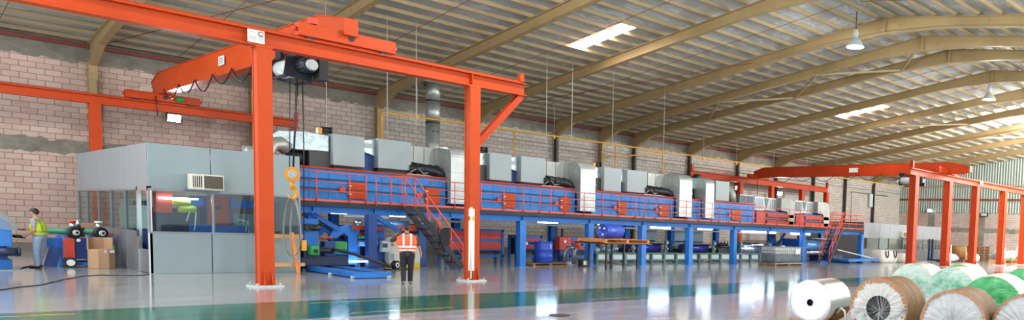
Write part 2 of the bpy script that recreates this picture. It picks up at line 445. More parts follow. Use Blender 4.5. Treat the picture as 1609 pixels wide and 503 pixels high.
# eave channel of red oxide along the wall head
struct(M().beam((X0, YW-.12, 8.72), (XE, YW-.12, 8.72), .16, .16).build('trim_1', RUST))
FX = [1.8, 7.4, 13.2, 19.0, 24.7, 30.36, 34.06, 37.07, 42.75, 48.5, 53.8, 59.6, 65.2, 70.8]
for i, x in enumerate(FX):
    t = thing('roof_frame', 'tan steel portal frame, %s from the left along the block wall' % ORD[i], 'roof frame', (x, YW-.3, 0), 'portal frames carrying the roof')
    t['kind'] = 'structure'
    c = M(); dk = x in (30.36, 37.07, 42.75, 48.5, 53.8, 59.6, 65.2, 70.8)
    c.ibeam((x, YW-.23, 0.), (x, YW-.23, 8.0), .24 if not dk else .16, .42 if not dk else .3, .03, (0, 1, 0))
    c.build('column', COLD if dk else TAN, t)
    h = 0.55
    r = M()
    def zt(y): return zb(y)+.52
    def zl(y):
        e = max(0., 1-(YW-.25-y)/2.2); g = max(0., 1-abs(y-YR)/3.2)
        return zb(y)+.08-.6*e-.25*g
    st = [YW-.02, YW-.6, YW-1.3, YW-2.2, 38, 32, 26, 22, 21, 20, 19.2, YR, 17.9, 17, 16, 15, 8, 0, Y0]
    lo = [(y, zl(y)) for y in st]; up = [(y, zt(y)) for y in reversed(st)]
    r.prism(lo+up, 'yz', x-.02, x+.02)
    for fn in (zl, zt):
        for a, b in zip(st[:-1], st[1:]): r.beam((x, a, fn(a)), (x, b, fn(b)), .26, .035)
    r.build('rafter', TAN, t)
    e = M(); e.box(x-.15, x+.15, YR-.05, YR+.05, zl(YR)-.02, zt(YR)+.02)
    for zz in range(6): e.cyl((x-.1, YR+.09, zl(YR)+.1+zz*.1), (x-.1, YR-.09, zl(YR)+.1+zz*.1), .018, n=6); e.cyl((x+.1, YR+.09, zl(YR)+.1+zz*.1), (x+.1, YR-.09, zl(YR)+.1+zz*.1), .018, n=6)
    e.build('ridge_splice', TAN, t)
    if not dk:
        e = M(); e.box(x-.14, x+.14, YW-.5, YW-.46, 7.3, 8.1)
        for zz in range(6): e.cyl((x-.09, YW-.54, 7.35+zz*.14), (x-.09, YW-.45, 7.35+zz*.14), .022, n=6)
        e.build('knee_plate', TAN, t)
# bracing zigzag and sag rods
nodes = [(37.07, 36.2), (34.06, 32.6), (37.07, 28.9), (34.06, 25.1), (37.07, 21.45), (34.06, 18.8)]
t = thing('roof_bracing', 'tan zigzag strut bracing between two close portal frames', 'bracing', (35.5, 27, 0)); t['kind'] = 'structure'
for a, b in zip(nodes[:-1], nodes[1:]):
    M().beam((a[0], a[1], zb(a[1])+.1), (b[0], b[1], zb(b[1])+.1), .1, .1).build('strut', TANC, t)
for i, (xa, xb, ya, yb) in enumerate(((48.5, 53.8, 30, 25), (59.6, 65.2, 27, 22))):
    M().beam((xa, ya, zb(ya)+.1), (xb, yb, zb(yb)+.1), .1, .1).build('strut', TANC, t)
t = thing('sag_rods', 'thin red rods running up the roof slope between purlins', 'roof rods', (27, 30, 0)); t['kind'] = 'structure'
for i in range(len(FX)-1):
    x = (FX[i]+FX[i+1])/2
    M().cyl((x, YW-.4, zb(YW-.4)+.5), (x, YR+.4, zb(YR+.4)+.5), .012, n=5).build('sag_rod', RUST, t)
    if i > 3: M().cyl((x, YR-.4, zb(YR-.4)+.5), (x, Y0+2, zb(Y0+2)+.5), .012, n=5).build('sag_rod', RUST, t)
for xa, xb in ((7.4, 13.2), (24.7, 30.36)):
    M().cyl((xa, YW-.6, zb(YW)+.35), (xb, YR+8, zb(YR+8)+.35), .018, n=6).build('tie_rod', RUST, t)
# plumbing: yellow gas pipe
YG = 40.6
t = thing('gas_pipe', 'yellow gas pipe running along the block wall with drops', 'pipe', (17.8, YG, 5.5))
gx = lambda x: x*YG/43.5
gz = lambda z: 1.95+(z-1.95)*YG/43.5
M().tube([(gx(19.1), YG, 5.2), (gx(19.1), YG, gz(7.62)), (gx(19.1)+.05, YG, gz(7.72)), (gx(24), YG, gz(7.74)), (gx(34), YG, gz(7.82)), (gx(44), YG, gz(7.86)), (76.5, YG, gz(7.86))], .047).build('main_pipe', PIPEY, t)
for x in (27.1, 35.1, 39.6): M().tube([(gx(x), YG, gz(7.78)), (gx(x), YG, 5.0)], .042).build('drop_pipe', PIPEY, t)
M().tube([(gx(33.8), YG-.06, gz(6.75)), (gx(36.5), YG-.06, gz(7.2)), (gx(39.6), YG-.06, gz(7.72))], .038).build('branch_pipe', PIPEY, t)
for x in (21, 30, 44, 48, 53, 58, 63, 70):
    M().box(gx(x)-.05, gx(x)+.05, YG-.05, YG+.05, gz(7.6), gz(7.84)).build('pipe_bracket', PIPEY, t)
    M().cyl((gx(x), YG, gz(7.86)), (gx(x), YG, zb(YG)+.74), .012, n=6).build('hanger_rod', GREYV, t)
# ------------------------------------------------------------------ cranes
def col_plate(root, x, y, top, w=.34, d=.36, mt=ORANGE):
    c = M(); c.ibeam((x, y, .05), (x, y, top), w, d, .035, (0, 1, 0))
    c.box(x-w/2+.02, x-w/2+.05, y-d/2+.03, y+d/2-.03, .05, top)   # boxed side plate
    c.box(x+w/2-.05, x+w/2-.02, y-d/2+.03, y+d/2-.03, .05, top)
    o = c.build('column', mt, root, bevel=.006)
    b = M(); b.box(x-w/2-.16, x+w/2+.16, y-d/2-.16, y+d/2+.16, 0., .05)
    for a in (-1, 1):
        for e in (-1, 1): b.cyl((x+a*(w/2+.09), y+e*(d/2+.09), .05), (x+a*(w/2+.09), y+e*(d/2+.09), .11), .025, n=6)
    b.build('base_plate', GREYV, o)
    for s in (-1, 1):
        g = M(); g.prism([(y-d/2-.13, .05), (y-d/2, .05), (y-d/2, .5)], 'yz', x+s*.09-.012, x+s*.09+.012); g.build('gusset', mt, o)
    return o
def text_plate(root, x0, x1, y, z0, z1, logo=True):
    p = M().box(x0, x1, y-.012, y, z0, z1).build('sign_plate', WHITE, root, label='white notice plate with a ring emblem and lines of small print' if logo else 'white notice plate')
    w = x1-x0; h = z1-z0; q = M()
    for k, (a, b, c) in enumerate(((.06, .5, .42), (.06, .52, .34), (.06, .5, .22), (.6, .93, .38), (.62, .9, .28), (.62, .95, .18), (.06, .44, .8))):
        q.box(x0+w*a, x0+w*b, y-.016, y-.011, z0+h*c, z0+h*(c+.035))
    q.build('print_lines', paint('plate_print', (110, 116, 120)), p)
    if logo:
        q = M(); cx, cz, r = x0+w*.8, z0+h*.72, h*.19
        q.tube([(cx+r*math.cos(a), y-.015, cz+r*math.sin(a)) for a in [PI*.15+i*PI*1.6/14 for i in range(15)]], h*.035, 6)
        q.build('emblem_ring', paint('emblem_dark', (60, 60, 66)), p)
        q = M(); q.tube([(cx+r*.5*math.cos(a), y-.015, cz+r*.5*math.sin(a)) for a in [PI*1.1+i*PI/8 for i in range(9)]], h*.03, 6)
        q.build('emblem_swirl', paint('emblem_red', (170, 60, 60)), p)

YF = 23.3
t = thing('crane_runway', 'big orange steel crane gantry with two columns in the foreground', 'crane gantry', (7.2, YF, 0))
M().ibeam((-3.5, YF, 6.46), (14.85, YF, 6.46), .36, .42, .035).build('runway_beam', ORANGE, t, bevel=.006)
M().beam((-3.5, YF, 6.71), (14.8, YF, 6.71), .07, .07).build('crane_rail', ORANGE_D, t)
q = M()
for x in (7.24, 13.0): q.box(x-.2, x+.2, YF-.19, YF+.19, 6.22, 6.26)
for x in (12.93,): q.box(x-.012, x+.012, YF-.17, YF+.17, 6.28, 6.64)
parts(q, 'stiffener', ORANGE, t)
c1 = col_plate(t, 7.24, YF, 6.24); c2 = col_plate(t, 13.02, YF, 6.24)
M().ibeam((13.2, YF, 4.5), (14.72, YF, 6.24), .2, .22, .025, (0, 1, 0)).build('brace', ORANGE_D, t)
M().box(14.66, 14.8, YF-.1, YF+.1, 6.72, 6.98).build('end_stop', ORANGE, t, bevel=.01)
text_plate(t, 6.87, 7.24, YF-.2, 6.3, 6.62)
q = M(); q.box(12.8, 12.98, YF-.23, YF-.19, .35, 2.35); q.build('conduit_cover', WHITE, c2, label='white cable cover strip')
M().tube([(12.86, YF-.25, .1), (12.86, YF-.25, 2.4)], .03).build('conduit', WHITE, c2)
M().box(12.8, 12.98, YF-.26, YF-.18, 1.98, 2.1).build('strap', HOOKY, c2)

YB = 41.7
t = thing('crane_runway', 'orange crane runway along the block wall above the grey cabin', 'crane runway', (7.2, YB, 0))
M().ibeam((-3.5, YB, 6.3), (14.4, YB, 6.3), .34, .36, .03).build('runway_beam', ORANGE, t)
M().beam((-3.5, YB, 6.51), (14.3, YB, 6.51), .07, .06).build('crane_rail', ORANGE_D, t)
col_plate(t, 7.1, YB, 6.12); col_plate(t, 13.0, YB, 6.12)
M().ibeam((13.2, YB, 4.8), (14.3, YB, 6.1), .18, .2, .025, (0, 1, 0)).build('brace', ORANGE_D, t)
M().box(14.28, 14.4, YB-.1, YB+.1, 6.5, 6.86).build('end_stop', ORANGE, t)

def bridge(x, yb, yf, z0, z1, label, side, trucks, mt=ORANGE, wd=.42, top=.62):
    t = thing('bridge_crane', label, 'bridge crane', (x, (yb+yf)/2, z0))
    g = M(); h = z1-z0
    poly = [(yb, z0+h*.12), (yb-.1, z0), (yf+.5, z0), (yf, z0+h*.12), (yf, z0+h*.63), (yf+1.75, z1), (yb-1.1, z1), (yb, z0+h*.6)]
    g.prism(poly, 'yz', x-wd/2+.03, x+wd/2-.03)
    g.box(x-wd/2, x+wd/2, yf+.3, yb-.1, z0-.03, z0)
    g.box(x-wd/2+.03, x+wd/2-.03, yf-.02, yf, z0+h*.12, z0+h*.63); g.beam((x, yf, z0+h*.63+.01), (x, yf+1.75, z1+.01), wd, .03); g.beam((x, yf+1.75, z1+.01), (x, yb-1.1, z1+.01), wd, .03); g.beam((x, yb-1.1, z1+.01), (x, yb, z0+h*.6+.01), wd, .03)
    g.build('girder', mt, t, bevel=.005)
    for yy, zz, L, hh in trucks:
        e = M(); e.box(x-L/2, x+L/2, yy-.15, yy+.15, zz, zz+hh); o = e.build('end_truck', mt, t, bevel=.01)
        q = M()
        for s in (-1, 1): q.cyl((x+s*(L/2-.3), yy-.1, zz+.02), (x+s*(L/2-.3), yy+.1, zz+.02), .12, n=14)
        parts(q, 'wheel', DARK, o)
        q = M()
        for s in (-1, 1): q.cyl((x+s*L/2, yy, zz+hh*.5), (x+s*(L/2+.09), yy, zz+hh*.5), .06, n=10)
        parts(q, 'buffer', RED, o)
        M().cyl((x+.05, yy-.165, zz+hh*.5), (x+.05, yy-.13, zz+hh*.5), .08, n=18).build('truck_hole', BLACK, o)
    q = M(); fy = yb-2.2
    while fy > yf+3.5:
        s = 2.1; k = random.uniform(.42, .6)
        q.tube([(x+side*(wd/2+.05), fy-s*i/8, z0+.06-k*math.sin(PI*i/8)) for i in range(9)], .022, 6); fy -= s
    q.build('festoon_cable', BLACK, t)
    return t
b1 = bridge(9.3, 42.6, 23.05, 6.88, 7.74, 'large orange bridge crane girder at upper left crossing to the wall', -1, ((23.3, 6.75, 2.5, .34), (41.7, 6.56, 2.5, .32)))
M().box(8.75, 9.1, 42.35, 42.75, 6.75, 7.15).build('cable_box', CREAM, b1)
q = M().box(9.065, 9.08, 32.9, 33.5, 7.18, 7.5).build('sign_plate', WHITE, b1)
q2 = M()
for k in range(4): q2.box(9.058, 9.066, 32.98, 33.42, 7.24+k*.06, 7.26+k*.06)
q2.build('print_lines', DARK, q)
M().cyl((9.7, 41.5, 6.72), (9.95, 41.5, 6.72), .11, n=14).build('travel_motor', GREENP, b1)
M().box(8.3, 8.5, 23.1, 23.3, 7.1, 7.25).build('bracket', RED, b1)
M().tube([(9.0, 41.5, 6.75), (9.05, 41.45, 5.9)], .02).build('chain', DARK, b1)

def hoist(x, y, z, label):
    t = thing('wire_rope_hoist', label, 'hoist', (x, y, z-.8))
    NAVY = HOISTM
    M().box(x-.3, x+.3, y-.45, y+.35, z-.14, z-.03).build('trolley', NAVY, t, bevel=.01)
    d = M(); d.cyl((x-.28, y+.72, z-.46), (x-.22, y-.42, z-.46), .27, n=24)
    d.build('drum', GREYV, t)
    q = M(); q.cyl((x-.28, y+.72, z-.46), (x-.3, y+1.0, z-.46), .22, .12, n=16); q.build('drum_end_cap', ALU, t)
    f = M()
    for yy in (y+.7, y-.42): f.prism([(x-.62, z-.75), (x+.12, z-.85), (x+.2, z-.2), (x-.1, z-.12), (x-.55, z-.2)], 'xz', yy-.02, yy+.02)
    f.beam((x-.55, y+.7, z-.76), (x-.55, y-.45, z-.76), .07, .07); f.beam((x+.1, y+.7, z-.84), (x+.1, y-.45, z-.84), .07, .07)
    f.build('frame', NAVY, t)
    m = M(); m.cyl((x-.1, y-.42, z-.42), (x-.06, y-.95, z-.42), .23, .2, n=20)
    for k in range(14):
        a = 2*PI*k/14; m.beam((x-.09+.23*math.cos(a), y-.5, z-.42+.23*math.sin(a)), (x-.07+.22*math.cos(a), y-.86, z-.42+.22*math.sin(a)), .02, .03)
    mo = m.build('motor', NAVY, t)
    M().cyl((x-.06, y-.95, z-.42), (x-.05, y-1.03, z-.42), .17, .15, n=20).build('motor_cap', GREYV, mo)
    M().box(x+.14, x+.4, y-.98, y-.46, z-.82, z-.2).build('control_box', BLACK, t, bevel=.01)
    M().box(x-.42, x-.3, y+.45, y+.85, z-.14, z+.12).build('junction_box', NAVY, t, bevel=.01)
    return t
h1 = hoist(9.3, 26.6, 6.86, 'dark blue wire rope hoist hanging under the orange girder at upper left')
r = M()
for dx, dy in ((-.1, .12), (.02, -.05), (.1, .06)): r.cyl((9.2+dx, 26.8+dy, 6.2), (9.12+dx*.5, 26.9+dy*.5, 3.35), .014, n=6)
parts(r, 'wire_rope', DARK, h1)
hb = M(); hb.cyl((9.095, 26.825, 3.2), (9.145, 26.975, 3.2), .22, n=32); hb = hb.build('hook_block', HOOKY, h1)
M().cyl((9.09, 26.81, 3.2), (9.096, 26.828, 3.2), .12, n=24).build('sheave_cap', GREYV, hb)
q = M()
for k in range(6): a = k*PI/3; q.beam((9.088+.07*math.cos(a)*.95, 26.806-.07*math.cos(a)*.3, 3.2+.07*math.sin(a)), (9.088+.07*math.cos(a)*.95+.02, 26.80-.07*math.cos(a)*.3, 3.2+.07*math.sin(a)), .004, .03)
q.build('cap_marks', DARK, hb)
q = M(); q.cyl((9.12, 26.9, 3.0), (9.12, 26.9, 2.72), .07, n=12)
q.tube([(9.12, 26.9, 2.75), (9.2, 26.88, 2.66), (9.23, 26.87, 2.55), (9.16, 26.89, 2.44), (9.06, 26.92, 2.46), (9.01, 26.94, 2.56)], [.06, .065, .06, .055, .045, .02], 10)
q.build('hook', HOOKY, hb)
q = M(); q.tube([(9.36, 26.7, 6.2), (9.38, 26.7, 4.2), (9.36, 26.72, 1.15)], .018); q.build('pendant_cable', BLACK, h1)
q = M().box(9.3, 9.42, 26.66, 26.78, .82, 1.15).build('pendant_control', HOOKY, h1, bevel=.01)

def sling(name, label, off, bot, w, tw):
    s = M(); P0 = V((9.14, 26.88, 2.48)); n = 28
    for sd in (0, 1):
        pass
    pts = []
    for i in range(n+1):
        a = 2*PI*i/n; zz = (2.48+bot)/2+(2.48-bot)/2*math.cos(a); k = math.sin(a)*(1-.25*math.cos(a))
        pts.append(V((9.12+off+w*k*.77, 26.9-w*k*.6, zz)))
    vs = []; fs = []
    for i in range(n):
        d = (pts[(i+1) % n]-pts[i-1]).normalized(); sdv = V((.6, .8, 0)); u = d.cross(sdv).normalized()
        for e in (sdv*.06+u*.005, sdv*.06-u*.005, -sdv*.06-u*.005, -sdv*.06+u*.005): vs.append(pts[i]+e)
    for i in range(n):
        for j in range(4): fs.append((i*4+j, i*4+(j+1) % 4, ((i+1) % n)*4+(j+1) % 4, ((i+1) % n)*4+j))
    s.add(vs, fs)
    return tag(s.build(name, SLING, loc=(9.12+off, 26.9, bot)), label, 'sling', 'slings on the crane hook')
sling('lifting_sling', 'wider grey webbing sling loop hanging from the yellow hook', -.02, .62, .24, 0)
sling('lifting_sling', 'narrower grey webbing sling loop hanging from the yellow hook', .06, .5, .13, 0)
t = thing('wooden_stand', 'small timber rack of two rails and a post at the cabin corner', 'wooden rack', (9.5, 28.45, 0))
for z in (.28, 1.22): M().box(8.75, 9.98, 28.42, 28.5, z-.06, z+.06).build('rail', WOOD, t)
M().beam((9.75, 28.36, 0), (9.58, 28.36, 1.35), .1, .09).build('post', WOODO, t)
M().box(8.8, 8.9, 28.5, 28.58, 0, 1.3).build('post', WOOD, t)

# right hand crane
YF2 = 24.4
t = thing('crane_runway', 'orange crane gantry on five columns at far right', 'crane gantry', (54, YF2, 0))
M().ibeam((43.9, YF2, 6.32), (65.2, YF2, 6.32), .36, .42, .035).build('runway_beam', ORANGE_D, t)
M().beam((44, YF2, 6.56), (65.1, YF2, 6.56), .07, .07).build('crane_rail', ORANGE_D, t)
for x in (44.5, 49.55, 54.25, 59.75, 64.6): col_plate(t, x, YF2, 6.1, .5, .5, ORANGE_D)
for x in (44.1, 65.0): M().box(x-.08, x+.08, YF2-.12, YF2+.12, 6.6, 7.05).build('end_stop', ORANGE_D, t)
M().box(54.6, 55.1, YF2-.2, YF2-.18, 6.3, 6.55).build('sign_plate', WHITE, t)
M().tube([(49.9, YF2-.3, .1), (49.9, YF2-.3, 1.6)], .06).build('conduit', WHITE, t)
t = thing('crane_runway', 'orange crane runway on four columns along the wall behind the far ovens', 'crane runway', (50, 42, 0))
M().ibeam((41.2, 42, 6.25), (59.5, 42, 6.25), .34, .46, .03).build('runway_beam', ORANGE_D, t)
M().beam((41.2, 42, 6.5), (59.4, 42, 6.5), .07, .06).build('crane_rail', ORANGE_D, t)
for x in (41.6, 46.9, 51.0, 55.4, 59.3): col_plate(t, x, 42, 6.02, .4, .4, ORANGE_D)
for x in (41.3, 59.4): M().box(x-.1, x+.1, 41.9, 42.1, 6.5, 7.0).build('end_stop', ORANGE_D, t)
b2 = bridge(49.2, 42.4, 22.6, 6.62, 7.42, 'long orange bridge crane girder at right below the tan rafters', -1, ((24.4, 6.6, 3.0, .42), (42, 6.52, 2.6, .3)), ORANGE_D)
M().box(48.97, 48.99, 31.8, 32.6, 6.85, 7.2).build('sign_plate', WHITE, b2)
M().tube([(49.0, 41.9, 6.7), (49.0, 41.9, 4.2)], .025).build('pendant_cable', BLACK, b2)
hoist(49.2, 27.2, 6.6, 'small dark blue hoist hanging by the first column of the far gantry')

# ------------------------------------------------------------------ lamps and added fill lights
def flood(x, y, z, d, label):
    t = thing('flood_light', label, 'flood light', (x, y, z), 'flood lights')
    d = V(d).normalized(); s = d.cross(V((0, 0, 1))).normalized(); u = s.cross(d)
    c = V((x, y, z)); b = M()
    b.beam(c-d*.12, c, .5, .36); b.tube([c-s*.28-u*.0, c-s*.28-d*.15+u*.1, c-d*.3+u*.22, c+s*.28-d*.15+u*.1, c+s*.28], .015)
    b.build('housing', DARK, t)
    M().beam(c+d*.0, c+d*.015, .44, .30).build('lens', FLOODG, t)
    l = bpy.data.lights.new('flood_bulb', 'SPOT'); l.energy = 600; l.spot_size = 2.3; l.spot_blend = .6; l.shadow_soft_size = .2; l.color = (.93, .95, 1)
    lo = bpy.data.objects.new('flood_bulb', l); COL.objects.link(lo); lo.parent = t
    lo.location = d*.06; lo.rotation_euler = d.to_track_quat('-Z', 'Y').to_euler()
flood(9.63, 41.55, 5.9, (.1, -1, -.35), 'lit flood light under the wall runway above the grey cabin')
flood(47.2, 42.5, 5.6, (-.5, -1, -.35), 'lit flood light on the far wall, left of the pair under the runway')
flood(52.8, 42.5, 5.5, (-.5, -1, -.35), 'lit flood light on the far wall, right of the pair under the runway')
flood(76.85, 40.0, 5.15, (-1, -.6, -.35), 'lit flood light on the end wall behind the far gantry columns')
t = thing('flood_light', 'unlit black flood light on the end wall between gantry columns', 'flood light', (76.8, 33.4, 4.8), 'flood lights')
M().box(76.7, 76.9, 33.0, 33.8, 4.6, 5.0).build('housing', BLACK, t); M().box(76.68, 76.7, 33.08, 33.72, 4.66, 4.94).build('lens', GREYV, t)

def bay(x, y, zc, label, energy=500):
    t = thing('high_bay_lamp', label, 'ceiling lamp', (x, y, zc), 'high bay lamps')
    top = zb(y)+.5
    M().cyl((x, y, zc+.5), (x, y, top), .02, n=8).build('hanging_rod', DARK, t)
    M().lathe([(0., .5), (.1, .5), (.12, .32), (.1, .12), (.12, .1)], (x, y, zc), n=20).build('ballast', GREYV, t)
    M().lathe([(.12, .12), (.2, .06), (.32, -.1), (.4, -.26), (.41, -.27), (.39, -.27), (.31, -.1), (.19, .04), (.11, .1)], (x, y, zc), n=28).build('shade', LAMPG, t)
    M().ell((x, y, zc-.06), (.07, .07, .13), 12).build('bulb', GREYV, t)
    l = bpy.data.lights.new('bay_and_fill_light', 'POINT'); l.energy = energy; l.shadow_soft_size = .3; l.color = (1, .98, .96)
    lo = bpy.data.objects.new('bay_and_fill_light', l); COL.objects.link(lo); lo.parent = t; lo.location = (0, 0, -.35)
bay(28.6, 19, 10.65, 'glass high bay lamp hanging near the ridge, nearest and largest')
bay(43.4, 19, 10.75, 'glass high bay lamp hanging near the ridge, farther right')
for x, y, en in ((13.8, 19, 900), (-1, 19, 500), (58.2, 19, 6000), (73, 19, 5000), (13.8, 5, 900), (28.6, 5, 1600), (43.4, 5, 2800), (58.2, 5, 5000), (73, 5, 4000), (-1, 30, 1300), (-2, 12, 700), (10, -3, 500)):  # unseen lights without housings, added out of view to brighten the hall
    l = bpy.data.lights.new('bay_and_fill_light', 'POINT'); l.energy = en; l.shadow_soft_size = .35; l.color = (1, .98, .96)
    lo = bpy.data.objects.new('bay_and_fill_light', l); COL.objects.link(lo); lo.location = (x, y, 10.3 if y > 10 else 9.0)

# ------------------------------------------------------------------ grey cabin
CX0, CX1, CY0, CY1, CH = 6.05, 10.05, 28.95, 38.75, 3.9
t = thing('control_cabin', 'large grey panelled cabin with a window band behind the gantry column', 'cabin', (8, 33.8, 0))
def pan(x0, x1, y0, y1, z0, z1, mt): return M().box(x0, x1, y0, y1, z0, z1).build('wall_panel', mt, t, bevel=.008)
for a, b in ((CX0, 7.58), (7.58, 9.1), (9.1, CX1)):
    pan(a+.012, b-.012, CY0, CY0+.06, 2.55, CH, GREYP); pan(a+.012, b-.012, CY0, CY0+.06, 0, 1.24, GREYP)
sy = [30.25, 31.6, 33.4, 35.3, 37.1, CY1]
pan(CX0, CX0+.06, CY0+.07, sy[0]-.004, 2.55, CH, GREYS)
for a, b in zip(sy[:-1], sy[1:]):
    pan(CX0, CX0+.06, a+.012, b-.012, 2.55, CH, GREYS); pan(CX0, CX0+.06, a+.012, b-.012, 0, 1.22, GREYD)
pan(CX1-.06, CX1, CY0+.07, CY1, 0, CH, GREYS); 
M().box(CX0+.05, CX1-.05, CY0+.05, CY1-.05, CH-.1, CH-.04).build('roof_panel', GREYS, t)
fr = M()
for a in (CX0+.02, 7.62, 9.12, CX1-.03): fr.box(a-.03, a+.03, CY0-.01, CY0+.07, 1.24, 2.55)
for z in (1.25, 2.54): fr.box(CX0, CX1, CY0-.012, CY0+.07, z-.03, z+.03)
fr.build('window_frame', GREYD, t)
fr = M()
for a in (30.25, 31.7, 33.6, 35.4, 37.2, 38.7): fr.box(CX0-.012, CX0+.07, a-.03, a+.03, 1.22, 2.55)
for z in (1.23, 2.53): fr.box(CX0-.012, CX0+.07, 30.25, CY1, z-.03, z+.03)
fr.build('window_frame', GREYD, t)
for a, b in ((CX0+.05, 7.59), (7.65, 9.09), (9.15, CX1-.06)): M().box(a, b, CY0+.02, CY0+.03, 1.28, 2.51).build('window_pane', GLASS, t)
for a, b in ((30.28, 31.67), (31.73, 33.57), (33.63, 35.37), (35.43, 37.17), (37.23, 38.67)): M().box(CX0+.02, CX0+.03, a, b, 1.26, 2.50).build('window_pane', GLASS, t)
df = M(); df.box(CX0-.015, CX0+.08, CY0+.0, CY0+.09, 0, 2.62); df.box(CX0-.015, CX0+.08, 30.12, 30.24, 0, 2.62); df.box(CX0-.015, CX0+.08, CY0, 30.24, 2.5, 2.62)
df.build('door_frame', ALU, t)
M().box(CX0+.02, CX0+.05, 29.05, 30.1, .02, .72).build('door_panel', GREYD, t)
M().box(CX0-.03, CX0, 30.1, 30.2, 1.1, 1.3).build('door_lock', BLACK, t)
for x, y in ((7.2, 30.2), (8.8, 30.2), (7.6, 33.2), (7.6, 36.4)):
    o = M().box(x-.6, x+.6, y-.07, y+.07, CH-.18, CH-.12).build('ceiling_light', WHITE, t); M().cyl((x-.55, y, CH-.21), (x+.55, y, CH-.21), .035, n=10).build('light_tube', TUBE, o)
# air conditioner
t = thing('air_conditioner', 'cream window air conditioner sticking out above the cabin windows', 'air conditioner', (7.35, 28.7, 2.58), 'air conditioners')
M().box(6.98, 7.8, 28.5, 28.94, 2.6, 3.06).build('casing', CREAM, t, bevel=.015)
M().box(7.3, 7.77, 28.48, 28.5, 2.64, 3.02).build('condenser_grille', SCREEN, t)
q = M()
for k in range(5): q.box(7.02+k*.05, 7.04+k*.05, 28.488, 28.5, 2.66, 3.0)
q.build('louvre', SCREEN, t)
M().box(7.25, 7.28, 28.485, 28.5, 2.6, 3.06).build('side_trim', WHITE, t)
M().box(6.93, 7.84, 28.45, 28.94, 2.57, 2.6).build('support_tray', GREYD, t)
# inside the cabin
t = thing('coating_unit', 'blue coating machine with orange door and yellow rollers seen through the cabin glass', 'machine', (8, 31, 0))
M().box(6.9, 7.7, 30.6, 32.6, 0, 2.0).build('side_frame', NAVY, t, bevel=.02)
M().box(7.9, 8.6, 30.7, 32.6, 0, 2.45).build('drive_frame', BLUED, t, bevel=.02)
d = M().box(7.92, 8.5, 30.62, 30.7, 1.5, 2.45).build('door', ORANGE_D, t, bevel=.01)
M().cyl((8.2, 30.62, 2.08), (8.2, 30.57, 2.08), .08, n=18).build('hand_knob', DARK, d)
M().box(7.0, 10.0, 31.0, 31.3, 2.1, 2.35).build('cross_beam', BLUEP, t)
for z, x in ((2.2, 6.95), (1.98, 7.1)): M().cyl((x, 30.45, z), (x+.45, 30.5, z), .12, n=18).build('coating_roller', YELROLL, t)
M().box(6.55, 6.95, 30.4, 30.8, 1.85, 2.5).build('guard', RED, t)
M().beam((6.6, 30.35, 2.3), (7.6, 30.35, 2.32), .05, .05).build('work_light', TUBE, t)
M().box(8.7, 9.9, 31, 32.6, .2, 1.9).build('cabinet', GREYP, t, bevel=.02)
M().box(7.4, 9.0, 30.5, 30.62, 1.15, 1.5).build('lower_panel', BLUE, t)
q = M(); q.tube([(7.5, 30.4, 1.3), (7.55, 30.4, 1.9), (7.4, 30.4, 1.95), (7.3, 30.4, 1.6)], .02); q.tube([(8.9, 30.4, 1.3), (8.95, 30.4, 1.65), (8.7, 30.4, 1.7)], .02); parts(q, 'hose', WHITE, t)
t = thing('hopper_cabinet', 'pale teal hopper with dark lettering seen through the cabin door', 'hopper', (7.4, 35.5, 0))
M().prism([(33.3, 1.25), (37.4, 1.2), (37.6, 1.9), (36.9, 2.28), (33.4, 2.32), (33.1, 1.9)], 'yz', 6.98, 8.0).build('hopper_body', TEAL, t, bevel=.02)
M().box(7.05, 7.9, 33.4, 36.9, 0, 1.22).build('base_frame', BLUED, t)
q = M()
for k, (a, b) in enumerate(((36.3, 36.1), (35.9, 35.75), (35.5, 35.0), (34.6, 34.45), (34.2, 34.05), (33.9, 33.6))): q.box(6.962, 6.98, b, a, 2.06, 2.22)
q.build('lettering', DARK, t)
M().cyl((6.95, 34.6, .5), (7.05, 34.6, .5), .25, n=18).build('fan_wheel', DARK, t)
# roof duct of the cabin
t = thing('flexible_duct', 'grey bent flexible duct rising from the cabin roof', 'duct', (10.3, 32, 3.9))
M().tube([(9.9, 31.5, 3.86), (9.9, 31.5, 4.15), (10.05, 31.55, 4.42), (10.35, 31.7, 4.5), (10.6, 31.8, 4.35)], .26, 16).build('elbow', GALVD, t)
M().cyl((9.3, 31.2, 3.86), (9.3, 31.2, 4.25), .22, n=16).build('short_stack', GALVD, t)

# ------------------------------------------------------------------ far left machines
t = thing('slitting_machine', 'bright blue machine with a clear dome at the left picture edge', 'machine', (2.9, 32, 0))
pr = [(1.5, .68), (3.5, .68), (3.5, 1.2)]+[(2.5+1.0*math.cos(a), 1.2+.55*math.sin(a)) for a in [PI*.08*i for i in range(1, 8)]]+[(1.5, 1.75)]
M().prism(pr, 'xz', 31.7, 33.0).build('hood', BLUEP, t, bevel=.02)
q = M(); pr = [(1.4, 1.35), (3.62, 1.15)]+[(2.5+1.12*math.cos(a), 1.2+.70*math.sin(a)) for a in [PI*.06*i for i in range(1, 10)]]+[(1.4, 1.9)]
q.prism(pr, 'xz', 31.66, 33.1); q.build('clear_dome', DOMEG, t)
M().box(2.2, 3.5, 31.8, 33.0, 0.0, .3).build('base', BLUE, t, bevel=.02)
M().box(2.2, 3.42, 31.9, 32.9, .3, .68).build('pedestal', BLUED, t)
q = M(); q.cyl((3.15, 31.65, .53), (3.6, 31.65, .53), .12, n=16); q.cyl((3.6, 31.65, .53), (3.66, 31.65, .53), .13, n=16); mo = q.build('motor', NAVY, t)
M().cyl((3.05, 31.65, .53), (3.15, 31.65, .53), .08, n=14).build('coupling', GREENP, mo)
M().box(2.3, 3.9, 31.3, 31.5, 0, .03).build('floor_strip', GREYD, t)

